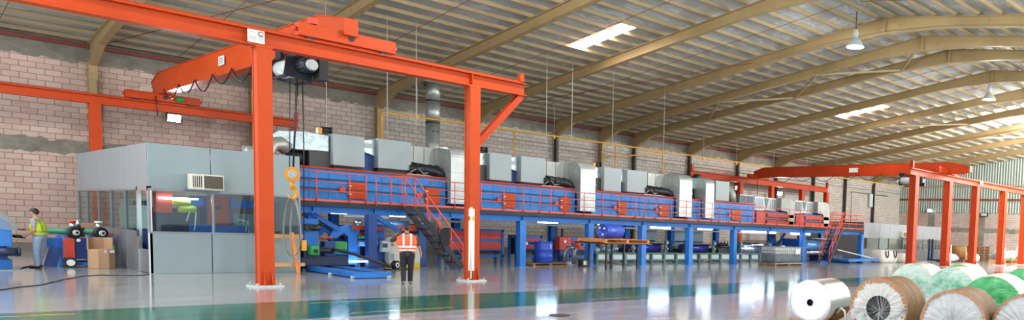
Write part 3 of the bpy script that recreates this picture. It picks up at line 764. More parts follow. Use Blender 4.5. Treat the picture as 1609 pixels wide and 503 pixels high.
t = thing('rewinding_machine', 'blue and red rewinder with black handwheels beside the grey cabin', 'machine', (5.2, 33, 0))
for x in (4.85, 5.6):
    pr = [(x-.16, 0), (x+.16, 0), (x+.16, 1.0), (x-.1, 1.0)]
    M().prism(pr, 'xz', 32.75, 34.0).build('side_frame', BLUE, t, bevel=.015)
M().box(4.73, 5.0, 32.7, 32.75, .3, .93).build('side_door', RED, t, bevel=.01)
M().box(5.47, 5.7, 32.7, 32.75, .2, .9).build('side_door', RED, t, bevel=.01)
M().box(5.0, 5.46, 32.85, 33.9, .25, .9).build('rear_panel', BLUED, t)
M().box(5.0, 5.46, 32.8, 33.9, .05, .16).build('base_beam', BLUE, t)
M().box(4.4, 4.75, 33.0, 33.9, .62, .9).build('side_table', BLUE, t)
q = M(); q.beam((4.45, 33.0, .0), (4.6, 33.0, .62), .08, .3); q.build('table_leg', BLUED, t)
for x, xx in ((5.0, 4.3), (5.62, 5.1)):
    M().cyl((xx, 33.6, 1.14), (x, 32.95, 1.12), .1, n=16).build('winding_shaft', GREEN, t)
    w_ = M(); w_.lathe([(.0, -.06), (.1, -.06), (.17, -.09), (.19, -.05), (.19, .05), (.17, .08), (.1, .06), (.0, .06)], (x, 32.75, 1.1), (.35, -1, 0), 28)
    o = w_.build('handwheel', BLACK, t)
    M().cyl((x+.02, 32.69, 1.1), (x+.04, 32.64, 1.1), .085, n=18).build('wheel_hub', WHITE, o)
    M().cyl((x+.05, 32.62, 1.1), (x+.052, 32.615, 1.1), .04, n=14).build('hub_bolt', BLACK, o)
    M().cyl((x-.02, 32.85, 1.22), (x-.02, 32.85, 1.42), .07, n=14).build('air_cylinder', ALU, t)
    M().cyl((x-.02, 32.85, 1.42), (x-.02, 32.85, 1.48), .1, n=14).build('cylinder_cap', RED if x < 5.2 else WHITE, t)
    M().cyl((x+.08, 32.7, .86), (x+.08, 32.64, .86), .05, n=12).build('regulator', WHITE, t)
M().cyl((5.2, 33.4, 1.25), (5.2, 33.4, 1.5), .06, n=12).build('air_cylinder', ALU, t)
M().box(5.1, 5.32, 33.2, 33.6, .95, 1.25).build('bearing_block', BLACK, t)
M().box(5.7, 5.95, 32.8, 33.3, .75, 1.0).build('side_guard', BLUE, t)
M().cyl((5.75, 32.9, 1.05), (5.95, 32.9, 1.0), .1, n=14).build('core_chuck', paint('copper_chuck', (170, 90, 60)), t)
M().cyl((5.93, 32.75, .05), (5.93, 32.75, .7), .04, n=10).build('guide_post', GREENP, t)
M().box(4.72, 4.98, 32.45, 32.7, 0, .28).build('gear_box', BLACK, t)
M().cyl((4.85, 32.45, .16), (4.85, 32.4, .16), .1, n=16).build('pulley', WHITE, t)
M().box(5.3, 5.7, 34.0, 34.06, 1.05, 1.4).build('card_sheet', CARD, t)
t = thing('cardboard_box', 'tall open cardboard carton standing on the floor by the rewinder', 'box', (5.48, 31.9, 0))
q = M()
n = 8; base = [(5.48+.33*math.cos(2*PI*i/n+.39), 31.9+.33*math.sin(2*PI*i/n+.39)) for i in range(n)]
q.prism(base, 'xy', 0, .62); q.build('carton_body', CARD, t, bevel=.01)
q = M()
for i in (0, 1, 2, 3): 
    a, b = base[i], base[i+1]; q.add([(a[0], a[1], .62), (b[0], b[1], .62), (b[0]*1.0, b[1], .98), (a[0], a[1], .98)], [(0, 1, 2, 3)])
    q.add([(a[0]-.012, a[1]-.012, .62), (b[0]-.012, b[1]-.012, .62), (b[0]-.012, b[1]-.012, .98), (a[0]-.012, a[1]-.012, .98)], [(3, 2, 1, 0)])
q.build('raised_flap', CARD, t)
M().beam((5.5, 31.58, .55), (5.75, 31.66, .55), .004, .09).build('packing_tape', WHITE, t)
q = M(); q.tube([(1.5, 23.2, .012), (2.4, 24.1, .012), (2.83, 24.9, .012), (3.26, 25.4, .012), (3.94, 27.2, .012), (4.5, 28.4, .012), (4.9, 28.7, .012), (5.4, 28.3, .012), (5.8, 28.4, .012), (6.0, 28.8, .012)], .012, 6)
tag(q.build('floor_cable', BLACK, loc=(4, 27, 0)), 'long thin dark cable snaking across the floor at left', 'cable')
q = M(); q.tube([(3.7, 32.1, .012), (4.0, 33.2, .012), (4.3, 33.4, .02), (4.5, 33.2, .012)], .014, 6)
tag(q.build('machine_lead', BLACK, loc=(4, 33, 0)), 'short black lead on the floor behind the yellow vest worker', 'cable')
q = M(); q.cyl((9.68, 13.74, 0.001), (9.68, 13.74, .012), .22, n=24)
tag(q.build('floor_drain', DARK, loc=(9.68, 13.74, 0)), 'small round dark drain cover in the grey floor', 'drain cover')
# ------------------------------------------------------------------ steel platform of the coating line
PY0, PY1, PZ = 30.1, 34.6, 2.46
PXA, PXB = 10.35, 47.6
t = thing('steel_platform', 'long blue steel platform with red railings carrying the ovens', 'platform', (29, 32, 0))
M().box(PXA, PXB, PY0+.02, PY1, PZ-.1, PZ).build('deck', NAVY, t)
M().ibeam((PXA, 30.3, 2.17), (PXB, 30.3, 2.17), .26, .26, .03).build('front_beam', BLUE, t)
M().ibeam((PXA, 34.3, 2.2), (PXB, 34.3, 2.2), .26, .30, .03).build('rear_beam', BLUED, t)
for x in (10.9, 13.0, 16, 19.3, 22.95, 26.3, 29.7, 33.4, 36.8, 40.3, 44, 47.4): M().ibeam((x, 30.2, 2.2), (x, 34.4, 2.2), .2, .28, .03).build('cross_beam', BLUE, t)
M().box(PXA, PXB, PY0, PY0+.02, PZ+.0, PZ+.075).build('toe_plate', RAILRED, t)
M().box(PXA, PXB, PY0, PY0+.02, PZ-.17, PZ+.0).build('deck_edge', STAIR, t)
for x in (12.88, 19.25, 22.95, 26.3, 29.72, 33.4, 40.25, 47.5):
    c = M(); c.ibeam((x, 30.3, .02), (x, 30.3, 2.06), .3, .32, .03, (0, 1, 0)); c.box(x-.15, x-.12, 30.15, 30.45, .02, 2.06)
    c.box(x-.24, x+.24, 30.06, 30.54, 0, .025); c.build('column', BLUEP if x > 15 else BLUED, t)
for x in (10.95, 13.0, 18.2, 23.4, 28.3, 31.8, 35.75, 41.35, 45.1, 47.5):
    c = M(); c.ibeam((x, 34.0, .02), (x, 34.0, 2.06), .3, .32, .03, (0, 1, 0)); c.box(x-.24, x+.24, 33.76, 34.24, 0, .025); c.build('column', BLUE, t)
c = M(); c.ibeam((11.05, 30.9, .19), (11.05, 30.9, 2.06), .26, .28, .03, (0, 1, 0)); c.build('column', BLUE, t)
M().beam((11.05, 30.75, 2.0), (11.95, 30.8, 1.45), .1, .16).build('diagonal_brace', BLUE, t)
M().beam((13.0, 30.3, 2.05), (14.0, 30.3, 1.4), .1, .16).build('diagonal_brace', BLUE, t)
for a, b in ((41.2, 42.1), (43.0, 42.1)): M().beam((a-.1, 33.9, 1.95), (b-.1, 33.9, 1.0), .12, .14).build('diagonal_brace', BLUEP, t)
M().box(15.2, 40, 33.05, 33.2, 1.86, 1.95).build('cable_tray', GREYV, t)
px = [10.95, 12.05, 12.63, 13.53, 13.93, 16.05, 17.2, 18.25, 19.2, 20.05, 20.6, 21.4, 22.45, 23.55, 24.55, 25.63, 26.2, 27.0, 28.1, 29.2, 30.2, 31.25, 31.85, 32.7, 33.7, 34.8, 36.0, 37.2, 38.4, 39.6, 40.8, 41.9]
def rail(root, x0, x1, y, posts, zt=PZ+1.05):
    q = M()
    for z in (zt, zt-.34, zt-.67): q.tube([(x0, y, z), (x1, y, z)], .018, 8)
    parts(q, 'hand_rail', RAILRED, root)
    for x in posts: M().cyl((x, y, PZ-.05), (x, y, zt), .021, n=8).build('railing_post', RAILRED, root)
rail(t, PXA, 12.62, 30.06, [p for p in px if p <= 12.63]); rail(t, 12.97, 13.95, 30.06, [p for p in px if 12.9 < p < 14]+[12.97])
rail(t, 14.9, 42.0, 30.06, [p for p in px if p > 14.8])
rail(t, 43.0, 47.5, 30.06, [43.05, 43.8, 44.5, 45.4, 46.4, 47.45])
q = M()
for z in (PZ+1.05, PZ+.71, PZ+.38): q.tube([(47.5, 30.06, z), (47.5, 33.6, z), (44.4, 33.6, z)], .024)
parts(q, 'hand_rail', RAILRED, t)
for x, y in ((47.5, 31.8), (47.5, 33.6), (46, 33.6), (44.4, 33.6)): M().cyl((x, y, PZ), (x, y, PZ+1.05), .021, n=8).build('railing_post', RAILRED, t)

def stairs(x0, x1, ya, yb, label, sgn, extra=True):
    s = thing('steel_stairs', label, 'stairs', (x1, (ya+yb)/2, 0))
    top = PZ-.08; d = V((x1-x0, 0, -top)).normalized()
    for y in (ya, yb): M().beam((x0, y, top), (x1, y, .06), .05, .2, (0, 0, 1)).build('stringer', STAIR, s)
    n = 9
    for i in range(1, n): 
        f = i/n; x = x0+(x1-x0)*f; z = top*(1-f)
        M().box(x-.13, x+.13, ya, yb, z-.02, z+.02).build('tread', STAIR, s)
    for y in ((ya, yb) if extra else (ya,)):
        q = M(); u = V((0, y, 0))
        a = V((x0, y, top)); b = V((x1, y, .05))
        q.tube([a+V((-sgn*.5, 0, 1.15)), a+V((0, 0, 1.15)), b+V((0, 0, .95)), b+V((0, 0, .0))], .026)
        q.tube([a+V((0, 0, .6)), b+V((0, 0, .5))], .022)
        for f in (0., .25, .5, .75): p = a.lerp(b, f); q.tube([p, p+V((0, 0, 1.15-.2*f))], .022)
        parts(q, 'stair_rail', RAILRED, s)
    return s
stairs(13.95, 15.85, 29.05, 29.85, 'dark steel stairs with orange handrail behind the orange vest worker', 1)
stairs(42.45, 41.0, 28.6, 29.4, 'dark steel stairs with orange handrail at the far end of the platform', -1)
q = M(); n = 10   # jacket hung on the stair rail
pr = [(14.95, 1.62), (15.22, 1.62), (15.3, 1.35), (15.27, .98), (15.05, .92), (14.92, 1.05), (14.88, 1.35)]
q.prism(pr, 'xz', 28.97, 29.03); tag(q.build('jacket', BLKFABRIC, loc=(15.1, 29.0, .92), bevel=.02), 'dark jacket hung on the nearer stair handrail', 'jacket')

# ------------------------------------------------------------------ ovens
def oven(x0, x1, doors, label):
    o = thing('drying_oven', label, 'oven', ((x0+x1)/2, 32.7, PZ), 'blue drying ovens on the platform')
    b = M(); b.box(x0, x1, 31.2, 34.2, PZ, 3.66)
    n = max(2, int(round((x1-x0)/.62)))
    for i in range(1, n): x = x0+(x1-x0)*i/n; b.box(x-.012, x+.012, 31.185, 31.2, PZ+.05, 3.62)
    b.build('body', OVENB, o)
    M().box(x0, x1, 31.12, 31.22, 3.68, 3.74).build('top_flange', ORANGE_D, o)
    M().box(x0, x1, 31.22, 34.2, 3.66, 3.72).build('roof_sheet', RED, o)
    q = M()
    for z in (2.95, 3.3): q.box(x0+.1, x1-.1, 31.12, 31.15, z, z+.03)
    parts(q, 'cable_conduit', NAVY, o)
    for dx, w in doors:
        d = M().box(dx, dx+w, 31.13, 31.2, 2.62, 3.27).build('oven_door', ORANGE, o, bevel=.012)
        q = M()
        for z in (2.78, 3.1): q.box(dx-.03, dx+.1, 31.1, 31.13, z, z+.04)
        parts(q, 'door_latch', CREAM, d)
        M().box(dx-.34, dx-.14, 31.08, 31.2, 2.86, 3.02).build('switch_box', RED, o)
        M().cyl((dx-.24, 31.14, 3.02), (dx-.24, 31.14, 3.07), .06, n=12).build('switch_cap', RED, o)
    return o
oven(10.5, 16.25, ((12.45, .6), (15.38, .6)), 'blue oven with red doors, nearest to the camera at the left end')
oven(17.2, 22.75, ((18.89, .6), (21.88, .56)), 'blue oven with red doors, directly right of the second gantry column')
oven(23.75, 29.35, ((25.38, .55), (28.24, .66)), 'blue oven with red doors, third along the platform')
oven(30.45, 36.3, ((31.9, .4), (34.14, .7)), 'blue oven with red doors, farthest along the platform')

def handler(x0, x1, z0, z1, label, left='duct', foil=True, motor=False):
    h = thing('air_handler', label, 'air handling box', ((x0+x1)/2, 32.2, 3.72), 'grey air handling boxes on the ovens')
    M().box(x0, x1, 31.5, 32.9, z0, z1).build('cabinet', BOXG, h, bevel=.015)
    q = M(); q.box(x0+.05, x1-.05, 31.6, 32.8, 3.72, z0); q.build('base_frame', DARK, h)
    M().tube([(x0-.2, 31.48, 3.78), (x0+.3, 31.46, z0-.04), (x1-.1, 31.46, z0-.02)], .02).build('cable', BLACK, h)
    if left == 'duct':
        M().box(x0-.72, x0, 31.75, 32.8, 3.72, z0+.62).build('dark_duct', DUCTDARK, h)
        M().box(x0-.62, x0, 31.8, 32.7, z0+.62, z1-.04).build('foil_duct', FOIL, h, bevel=.02)
    else:
        M().prism([(x0-.5, z0+.6), (x0, z0+.45), (x0, z1-.02), (x0-.5, z1-.12)], 'xz', 31.75, 32.75).build('foil_duct', FOIL, h, bevel=.02)
        M().box(x0-.46, x0-.02, 31.9, 32.6, 3.72, z0+.6).build('blue_casing', BLUED, h)
        M().box(x0-.4, x0-.12, 31.735, 31.76, z0+.75, z0+.95).build('inspection_hatch', GREYV, h)
    if motor:
        q = M(); q.cyl((x0-.2, 32.1, z1+.14), (x0+.1, 32.0, z1+.14), .12, n=18); q.box(x0-.18, x0+.08, 31.95, 32.2, z1-.04, z1+.06)
        m_ = q.build('fan_motor', BLACK, h); M().cyl((x0+.1, 32.0, z1+.14), (x0+.15, 31.99, z1+.14), .14, n=18).build('fan_cowl', BLACK, m_)
        M().box(x0-.34, x0-.2, 31.95, 32.15, z1-.02, z1+.2).build('terminal_box', HOOKY, h)
    return h
handler(12.05, 13.18, 3.88, 5.06, 'grey air box with a motor on top, leftmost on the ovens', 'duct', True, True)
handler(13.68, 14.97, 3.92, 5.08, 'grey air box directly left of the tall steel chimney', 'link')
handler(18.42, 19.5, 3.84, 5.04, 'grey air box with motor, first right of the second gantry column', 'duct', True, True)
handler(19.98, 21.27, 3.86, 5.06, 'grey air box second to the right of the second gantry column', 'link')
handler(24.72, 25.84, 3.78, 4.99, 'grey air box with motor on the third oven, left of its pair', 'duct', True, True)
handler(26.23, 27.58, 3.83, 5.0, 'grey air box on the third oven, right of its pair', 'link')
handler(33.0, 34.2, 3.78, 4.96, 'single grey air box on the farthest oven', 'duct', False)
M().box
t = thing('foil_elbow_duct', 'shiny creased foil duct running left from the leftmost air box', 'duct', (11, 32, 4.3))
q = M(); q.prism([(10.2, 4.4), (10.9, 4.32), (12.0, 4.36), (12.0, 5.0), (11.2, 5.06), (10.3, 4.98), (10.1, 4.8)], 'xz', 31.7, 32.7); q.build('foil_jacket', FOIL, t, bevel=.04)
q = M(); c = (11.2, 4.7)
for k in range(8): a = k*PI/4+.2; q.beam((c[0]+.05*math.cos(a), 31.69, c[1]+.05*math.sin(a)), (c[0]+.36*math.cos(a), 31.7, c[1]+.28*math.sin(a)), .03, .02)
q.build('crease_fold', FOIL, t)
M().tube([(10.6, 32.2, 4.1), (11.35, 32.2, 4.05)], .3, 16).build('dark_pipe', DARK, t)
q = M(); q.cyl((10.95, 32.2, 4.08), (11.0, 32.2, 4.08), .33, n=18); q.build('pipe_band', BLACK, t)
for i, x in enumerate((11.35,)): M().box(x, x+.05, 31.9, 32.5, 3.72, 4.4).build('pipe_flange', DARK, t)

def exhaust(x0, x1, xl, label, flex=True, zt=5.05):
    e = thing('exhaust_duct', label, 'exhaust duct', ((x0+x1)/2, 31.4, PZ+.2), 'galvanised exhaust ducts dropping past the ovens')
    w = x1-x0
    pr = [(30.85, 2.72), (31.12, 2.68), (31.16, 3.7), (31.6, 3.76), (31.8, 3.9), (31.8, zt), (31.3, zt)]+[(31.3+.45*math.cos(a), zt-.45+.45*math.sin(a)) for a in [PI/2+PI/2*i/6 for i in range(1, 7)]]
    M().prism(pr, 'yz', x0, x1).build('downcomer', GALV, e, bevel=.015)
    q = M()
    for z in (3.3, 4.0): q.box(x0-.015, x1+.015, 30.82, 30.85, z-.02, z+.02)
    q.box(x0-.02, x1+.02, 30.83, 31.2, 2.66, 2.72); parts(q, 'seam_band', GALV, e)
    if xl is not None:
        M().prism([(xl, 4.3), (x0, 4.2), (x1, 4.2), (x1, zt-.02), (x0, zt-.05), (xl, zt-.08)], 'xz', 31.8, 32.7).build('hood_duct', GALVD, e, bevel=.015)
        q = M()
        for k in range(3): x = xl+(x0-xl)*(k+.5)/3; q.box(x-.015, x+.015, 31.77, 31.8, 4.3, zt-.1)
        parts(q, 'hood_seam', GALVD, e)
    if flex:
        xa = xl-.1
        pts = [(xa, 31.6, 4.02), (xa+.6, 31.55, 4.02), (x0-.45, 31.5, 4.0), (x0-.2, 31.48, 3.92), (x0-.1, 31.45, 3.72)]
        M().tube(pts, [.17, .2, .22, .22, .2], 16).build('flexible_pipe', DARK, e)
        q = M()
        for k in range(4): x = xa+.25+k*.3; q.cyl((x-.025, 31.56, 4.02), (x+.025, 31.56, 4.02), .235, n=18)
        parts(q, 'pipe_clamp', BLACK, e)
        q = M(); q.box(xa-.1, x0-.1, 31.5, 31.8, 3.74, 3.8); q.tube([(xa, 31.45, 3.85), (xa+.3, 31.4, 4.05), (xa+.5, 31.4, 3.85), (xa+.8, 31.4, 3.9)], .03); parts(q, 'gas_train', GALVD, e)
    return e
exhaust(16.3, 17.2, 15.0, 'galvanised exhaust duct left of the second gantry column')
exhaust(22.8, 23.7, 21.3, 'galvanised exhaust duct after the second oven')
exhaust(29.42, 30.4, 27.6, 'wide galvanised exhaust duct after the third oven')
exhaust(31.5, 32.2, None, 'narrow galvanised exhaust duct by the farthest air box', False, 5.0)
t = thing('galvanised_header', 'short galvanised header duct bridging the two far exhaust ducts', 'duct', (31, 32.4, 4.3))
M().box(30.35, 31.6, 31.75, 32.8, 4.35, 4.97).build('header', FOIL, t, bevel=.02); M().box(30.5, 30.95, 31.8, 32.4, 3.72, 4.35).build('dark_inlet', DARK, t); M().box(31.0, 31.3, 31.9, 32.4, 3.72, 4.3).build('side_cabinet', GREYP, t)
M().cyl((31.9, 32.2, 5.1), (32.3, 32.2, 5.1), .17, n=16).build('fan_motor', BLACK, t)
M().box(31.75, 32.4, 32.0, 32.4, 4.94, 5.0).build('motor_plate', DARK, t)
M().tube([(34.25, 32.1, 4.7), (34.6, 32.0, 4.6), (34.75, 31.8, 4.3), (34.75, 31.7, 3.74)], .24, 14).build('bent_pipe', GALVD, t)

CHX, CHY = 20.72, 41.15
t = thing('chimney', 'tall round steel chimney rising behind the ovens to the roof', 'chimney', (CHX, CHY, 0))
for a, b in ((0, 4.2), (4.22, 7.2), (7.22, 8.38), (8.40, 9.45)):
    M().cyl((CHX, CHY, a), (CHX, CHY, b), .36, n=36).build('pipe_section', GALV, t)
for z in (7.21, 8.39): M().cyl((CHX, CHY, z-.03), (CHX, CHY, z+.03), .375, n=36).build('joint_band', DARK, t)
for x in (-.02, .2): M().cyl((CHX+x-.12, CHY-.38, 6.75), (CHX+x-.12, CHY-.33, 6.75), .05, n=12).build('test_port', DARK, t)
M().box(CHX-.6, CHX+.6, CHY-.6, CHY+.6, 9.38, 9.42).build('roof_flashing', ALU, t)

# cooling units at the far end of the platform
def cooler(x0, label):
    o = thing('cooling_unit', label, 'cooling unit', (x0+2, 32.4, PZ), 'cooling units with grey vents at the far end')
    M().box(x0, x0+.9, 31.3, 33.5, PZ, 3.3).build('red_section', REDBOX, o)
    M().box(x0+1.0, x0+4.2, 31.4, 33.5, PZ, 3.35).build('blue_section', BLUED, o)
    q = M()
    for z in (2.55, 3.0): q.box(x0+1.1, x0+3.9, 31.3, 31.4, z, z+.22)
    parts(q, 'orange_rail', ORANGE, o)
    M().box(x0+1.2, x0+4.0, 31.32, 31.4, 2.85, 2.92).build('dark_rail', BLACK, o)
    M().box(x0+.0, x0+.95, 31.5, 32.6, 3.36, 4.26).build('vent_box', GREYV, o, bevel=.01)
    q = M()
    for k in range(5): q.box(x0+.1+k*.16, x0+.2+k*.16, 31.48, 31.5, 3.5, 4.15)
    q.build('vent_slat', GREYD, o)
    M().box(x0+1.05, x0+2.5, 31.7, 32.6, 3.4, 4.26).build('insulated_box', GREYV, o, bevel=.03)
    M().prism([(x0+1.2, 4.2), (x0+1.65, 4.2), (x0+1.42, 3.6)], 'xz', 31.66, 31.7).build('v_hopper', GREENCAB, o)
    q = M()
    for k in range(3): q.box(x0+1.8+k*.22, x0+1.9+k*.22, 31.68, 31.7, 3.5, 4.15)
    q.build('box_slat', GREYD, o)
    pr = [(x0+2.5, 3.45), (x0+3.2, 3.4), (x0+3.35, 2.5), (x0+4.0, 2.5), (x0+4.0, 3.8)]+[(x0+3.55+.45*math.cos(a), 3.8+.45*math.sin(a)) for a in [PI/2*i/6 for i in range(1, 6)]]+[(x0+3.4, 4.28), (x0+2.5, 4.28)]
    M().prism(pr, 'xz', 31.3, 32.3).build('elbow_duct', GALVD, o, bevel=.02)
    return o
cooler(36.6, 'cooling unit with grey vents, left of the far pair')
cooler(40.75, 'cooling unit with grey vents, right of the far pair by the stairs')
t = thing('window_vent', 'dark glazed vent box at the end of the farthest oven', 'vent box', (35.6, 32, 3.72))
M().box(35.2, 36.5, 31.5, 32.5, 3.72, 4.28).build('casing', GREYD, t); 
for a in (35.27, 35.9): M().box(a, a+.55, 31.48, 31.5, 3.78, 4.22).build('dark_pane', NAVY, t)

# hanging wires
for i, (x, y, z, lb) in enumerate(((12.4, 33, 5.1, 'thin hanger wire above the leftmost air box'), (14.7, 33, 5.1, 'thin hanger wire left of the steel chimney'), (15.9, 33, 5.0, 'thin hanger wire brushing the left side of the steel chimney'), (22.3, 33, 5.0, 'thin hanger wire right of the runway brace, first of three'), (23.8, 33, 5.0, 'thin hanger wire right of the runway brace, second of three'), (26.4, 33, 5.0, 'thin hanger wire right of the runway brace, third of three'), (30.1, 33, 5.0, 'thin hanger wire above the wide far exhaust duct'))):
    q = M(); q.cyl((x, y, z-.05), (x, y, zb(y)+.7), .012, n=6); tag(q.build('hanger_wire', GREYV, loc=(x, y, z)), lb, 'hanger wire', 'hanger wires from the roof')

# ------------------------------------------------------------------ tube lights
def tube(x0, x1, y, z, label):
    o = thing('tube_light', label, 'tube light', ((x0+x1)/2, y, z), 'tube lights under the platform')
    M().box(x0, x1, y-.07, y+.07, z+.02, z+.08).build('housing', WHITE, o)
    M().cyl((x0+.02, y, z-.03), (x1-.02, y, z-.03), .055, n=10).build('tube', TUBE, o)
    q = M(); q.cyl(((x0+x1)/2, y, z+.1), ((x0+x1)/2, y, 2.36), .01, n=6); q.build('suspension', DARK, o)
for a in ((10.69, 11.31, 30.8, 2.2, 'lit tube light at the far left end under the platform'),
          (11.67, 12.26, 30.8, 2.12, 'lit tube light above the blue unwinder roller'),
          (13.79, 14.41, 30.8, 2.1, 'lit tube light beside the top of the near stairs'),
          (20.43, 21.5, 30.8, 2.08, 'lit tube light above the standing blue drum'),
          (23.86, 25.06, 30.8, 2.08, 'lit tube light above the lying blue drum'),
          (27.3, 28.73, 30.8, 2.03, 'lit tube light above the first violet film roll'),
          (30.9, 32.06, 30.8, 2.06, 'lit tube light above the white wall panels and second violet roll'),
          (34.7, 36.03, 30.8, 2.0, 'lit tube light above the shiny silver roll'),
          (37.1, 38.2, 31.8, 2.0, 'lit tube light left of the caged liquid tank'),
          (38.6, 39.2, 31.8, 2.0, 'short lit tube light over the caged liquid tank'),
          (39.62, 41.77, 30.8, 1.98, 'lit tube light just left of the far stairs')): tube(*a)

# ------------------------------------------------------------------ under the platform: left unwinder
t = thing('unwinder_machine', 'blue unwinder on floor rails right of the grey cabin', 'unwinder', (11.0, 29.0, 0))
for x in (10.45, 11.22): M().box(x-.14, x+.14, 25.4, 32.8, .03, .19).build('floor_rail', BLUE, t, bevel=.01)
M().box(10.3, 11.38, 25.28, 25.42, .02, .19).build('end_beam', BLUEP, t, bevel=.01)
for y in (27.2, 29.4, 31.6): M().box(10.59, 11.08, y-.1, y+.1, .05, .17).build('cross_tie', BLUED, t)
q = M()
for y in (25.5, 27.2, 29.4): q.cyl((10.3, y, 0), (10.3, y, .07), .07, n=10)
q.cyl((11.3, 25.3, 0), (11.3, 25.3, .07), .07, n=10); parts(q, 'levelling_foot', GREYV, t)
M().box(10.05, 10.62, 29.0, 30.2, .86, 1.82).build('carriage_plate', BLUE, t, bevel=.03)
M().box(10.1, 11.6, 29.1, 30.2, .19, .5).build('carriage_base', NAVY, t, bevel=.02)
M().box(10.15, 10.6, 29.0, 29.9, .5, .86).build('carriage_leg', NAVY, t)
q = M(); q.cyl((10.28, 29.0, 1.52), (10.28, 28.85, 1.52), .13, n=20); q.cyl((10.3, 28.92, 1.52), (10.62, 28.9, 1.52), .11, n=16); q.build('shaft_motor', BLACK, t)
M().box(10.26, 10.54, 28.7, 28.98, .58, .9).build('gear_box', GREENP, t, bevel=.04)
M().cyl((10.54, 28.84, .74), (11.0, 28.84, .74), .12, n=16).build('motor_body', DARK, t)
M().cyl((10.42, 28.7, .72), (10.42, 28.66, .72), .07, n=12).build('shaft_cover', BLACK, t)
M().box(11.08, 11.45, 29.75, 30.15, .5, 1.02).build('junction_box', BLUED, t, bevel=.02)
M().box(11.5, 11.95, 30.0, 30.4, .68, 1.02).build('motor_block', GREENP, t, bevel=.06)
M().box(11.4, 12.3, 29.95, 30.05, .55, .66).build('motor_shelf', BLUE, t); M().box(11.4, 11.5, 29.95, 30.05, .19, .55).build('shelf_leg', BLUE, t)
M().tube([(11.0, 28.7, .78), (11.6, 28.6, .62), (12.4, 28.7, .34), (13.0, 29.0, .14)], .05).build('air_hose', BLACK, t)
q = M(); q.prism([(12.3, .12), (12.62, .12), (12.62, 1.55), (12.3, 1.62), (11.85, 1.5), (11.66, 1.16), (11.9, 1.1), (12.15, 1.32), (12.3, 1.2)], 'xz', 30.85, 30.97); q.build('side_frame', BLUEP, t, bevel=.015)
q = M(); q.prism([(12.3, .12), (12.62, .12), (12.62, 1.55), (12.3, 1.62), (11.85, 1.5), (11.66, 1.16), (11.9, 1.1), (12.15, 1.32), (12.3, 1.2)], 'xz', 32.5, 32.62); q.build('side_frame', BLUE, t, bevel=.015)
q = M(); q.add([(11.1, 30.65, 1.12), (12.3, 30.7, 1.0), (12.3, 32.5, 1.0), (11.1, 32.5, 1.16)], [(0, 1, 2, 3)]); q.add([(11.1, 30.65, 1.1), (12.3, 30.7, .98), (12.3, 32.5, .98), (11.1, 32.5, 1.14)], [(3, 2, 1, 0)]); q.build('web_film', FILMBLUE, t)
q = M(); q.ell((11.55, 30.6, 1.14), (.12, .06, .05), 10); q.tube([(11.2, 30.6, 1.1), (11.5, 30.58, 1.16)], .03); q.build('red_clip', RED, t)
t = thing('coating_station', 'blue coating station with orange guard and rollers behind the near blue column', 'coating station', (14, 32, 0))
M().box(12.75, 12.95, 31.4, 33.4, 0, 1.6).build('side_frame', BLUEP, t, bevel=.02); M().box(13.4, 13.75, 31.1, 33.4, 0, 1.58).build('side_frame', BLUED, t, bevel=.02); M().box(15.2, 15.5, 31.3, 33.4, 0, 1.75).build('side_frame', BLUED, t, bevel=.02)
M().box(12.4, 13.5, 30.68, 30.76, 1.46, 1.6).build('orange_guard', ORANGE, t, bevel=.01)
M().box(14.3, 15.4, 31.5, 31.6, 1.44, 1.72).build('orange_guard', ORANGE, t, bevel=.01)
q = M(); q.add([(12.5, 31.0, 1.16), (13.3, 31.0, 1.4), (13.3, 32.8, 1.4), (12.5, 32.8, 1.2)], [(0, 1, 2, 3)]); q.build('red_web', RED, t)
M().cyl((12.66, 31.0, 1.17), (13.4, 31.0, 1.17), .07, n=18).build('rubber_roller', GREEN, t)
M().cyl((12.64, 30.98, .93), (13.4, 30.98, .93), .12, n=20).build('guide_roller', FILMBLUE, t)
M().cyl((13.6, 31.6, 1.72), (14.9, 31.6, 1.72), .13, n=18).build('idle_roller', FILMBLUE, t)
M().cyl((12.77, 31.2, 1.62), (12.77, 31.2, 1.84), .13, n=18).build('motor_can', ALU, t)
M().box(12.6, 14.3, 32.0, 32.06, 1.92, 2.02).build('white_beam', WHITE, t)
M().box(12.2, 13.0, 30.5, 30.54, .23, .29).build('light_strip', TUBE, t)
M().box(12.64, 13.4, 31.2, 32.6, .3, .34).build('catch_tray', GREYV, t)
t = thing('ladder_frame', 'dark perforated steel ladder leaning under the platform behind the unwinder', 'ladder', (12.2, 33, 0))
for y in (32.4, 33.2): M().beam((11.6, y, 2.0), (13.0, y, .9), .05, .14).build('side_rail', STAIR, t)
for k in range(7): f = (k+.5)/7; M().box(11.6+1.4*f-.06, 11.6+1.4*f+.06, 32.4, 33.2, 2.0-1.1*f-.015, 2.0-1.1*f+.015).build('rung', STAIR, t)
t = thing('control_cabinet', 'cream control cabinet on a yellow plinth beside the orange vest worker', 'control cabinet', (14.4, 31.0, 0))
M().prism([(13.75, .16), (14.95, .16), (14.95, 1.08), (14.7, 1.2), (13.95, 1.2), (13.75, 1.05)], 'xz', 30.7, 31.25).build('cabinet_body', CREAM, t, bevel=.02)
M().box(13.8, 14.95, 30.72, 31.2, 0, .16).build('plinth', YELLOW, t)
M().box(13.4, 13.75, 30.55, 30.75, .62, 1.05).build('switch_panel', GREYV, t, bevel=.01)
M().box(13.42, 13.6, 30.53, 30.55, .8, .95).build('screen', NAVY, t)
q = M(); q.tube([(13.5, 30.6, .62), (13.48, 30.6, .3), (13.6, 30.62, .1)], .025); q.build('cable', BLACK, t)
M().cyl((13.85, 30.7, .9), (13.85, 30.66, .9), .05, n=12).build('red_button', RED, t)
M().box(13.78, 13.92, 30.68, 30.7, .3, .55).build('socket_panel', GREYD, t)
t = thing('tape_reel', 'small black cable reel standing at the foot of the blue column', 'cable reel', (13.3, 29.6, 0))
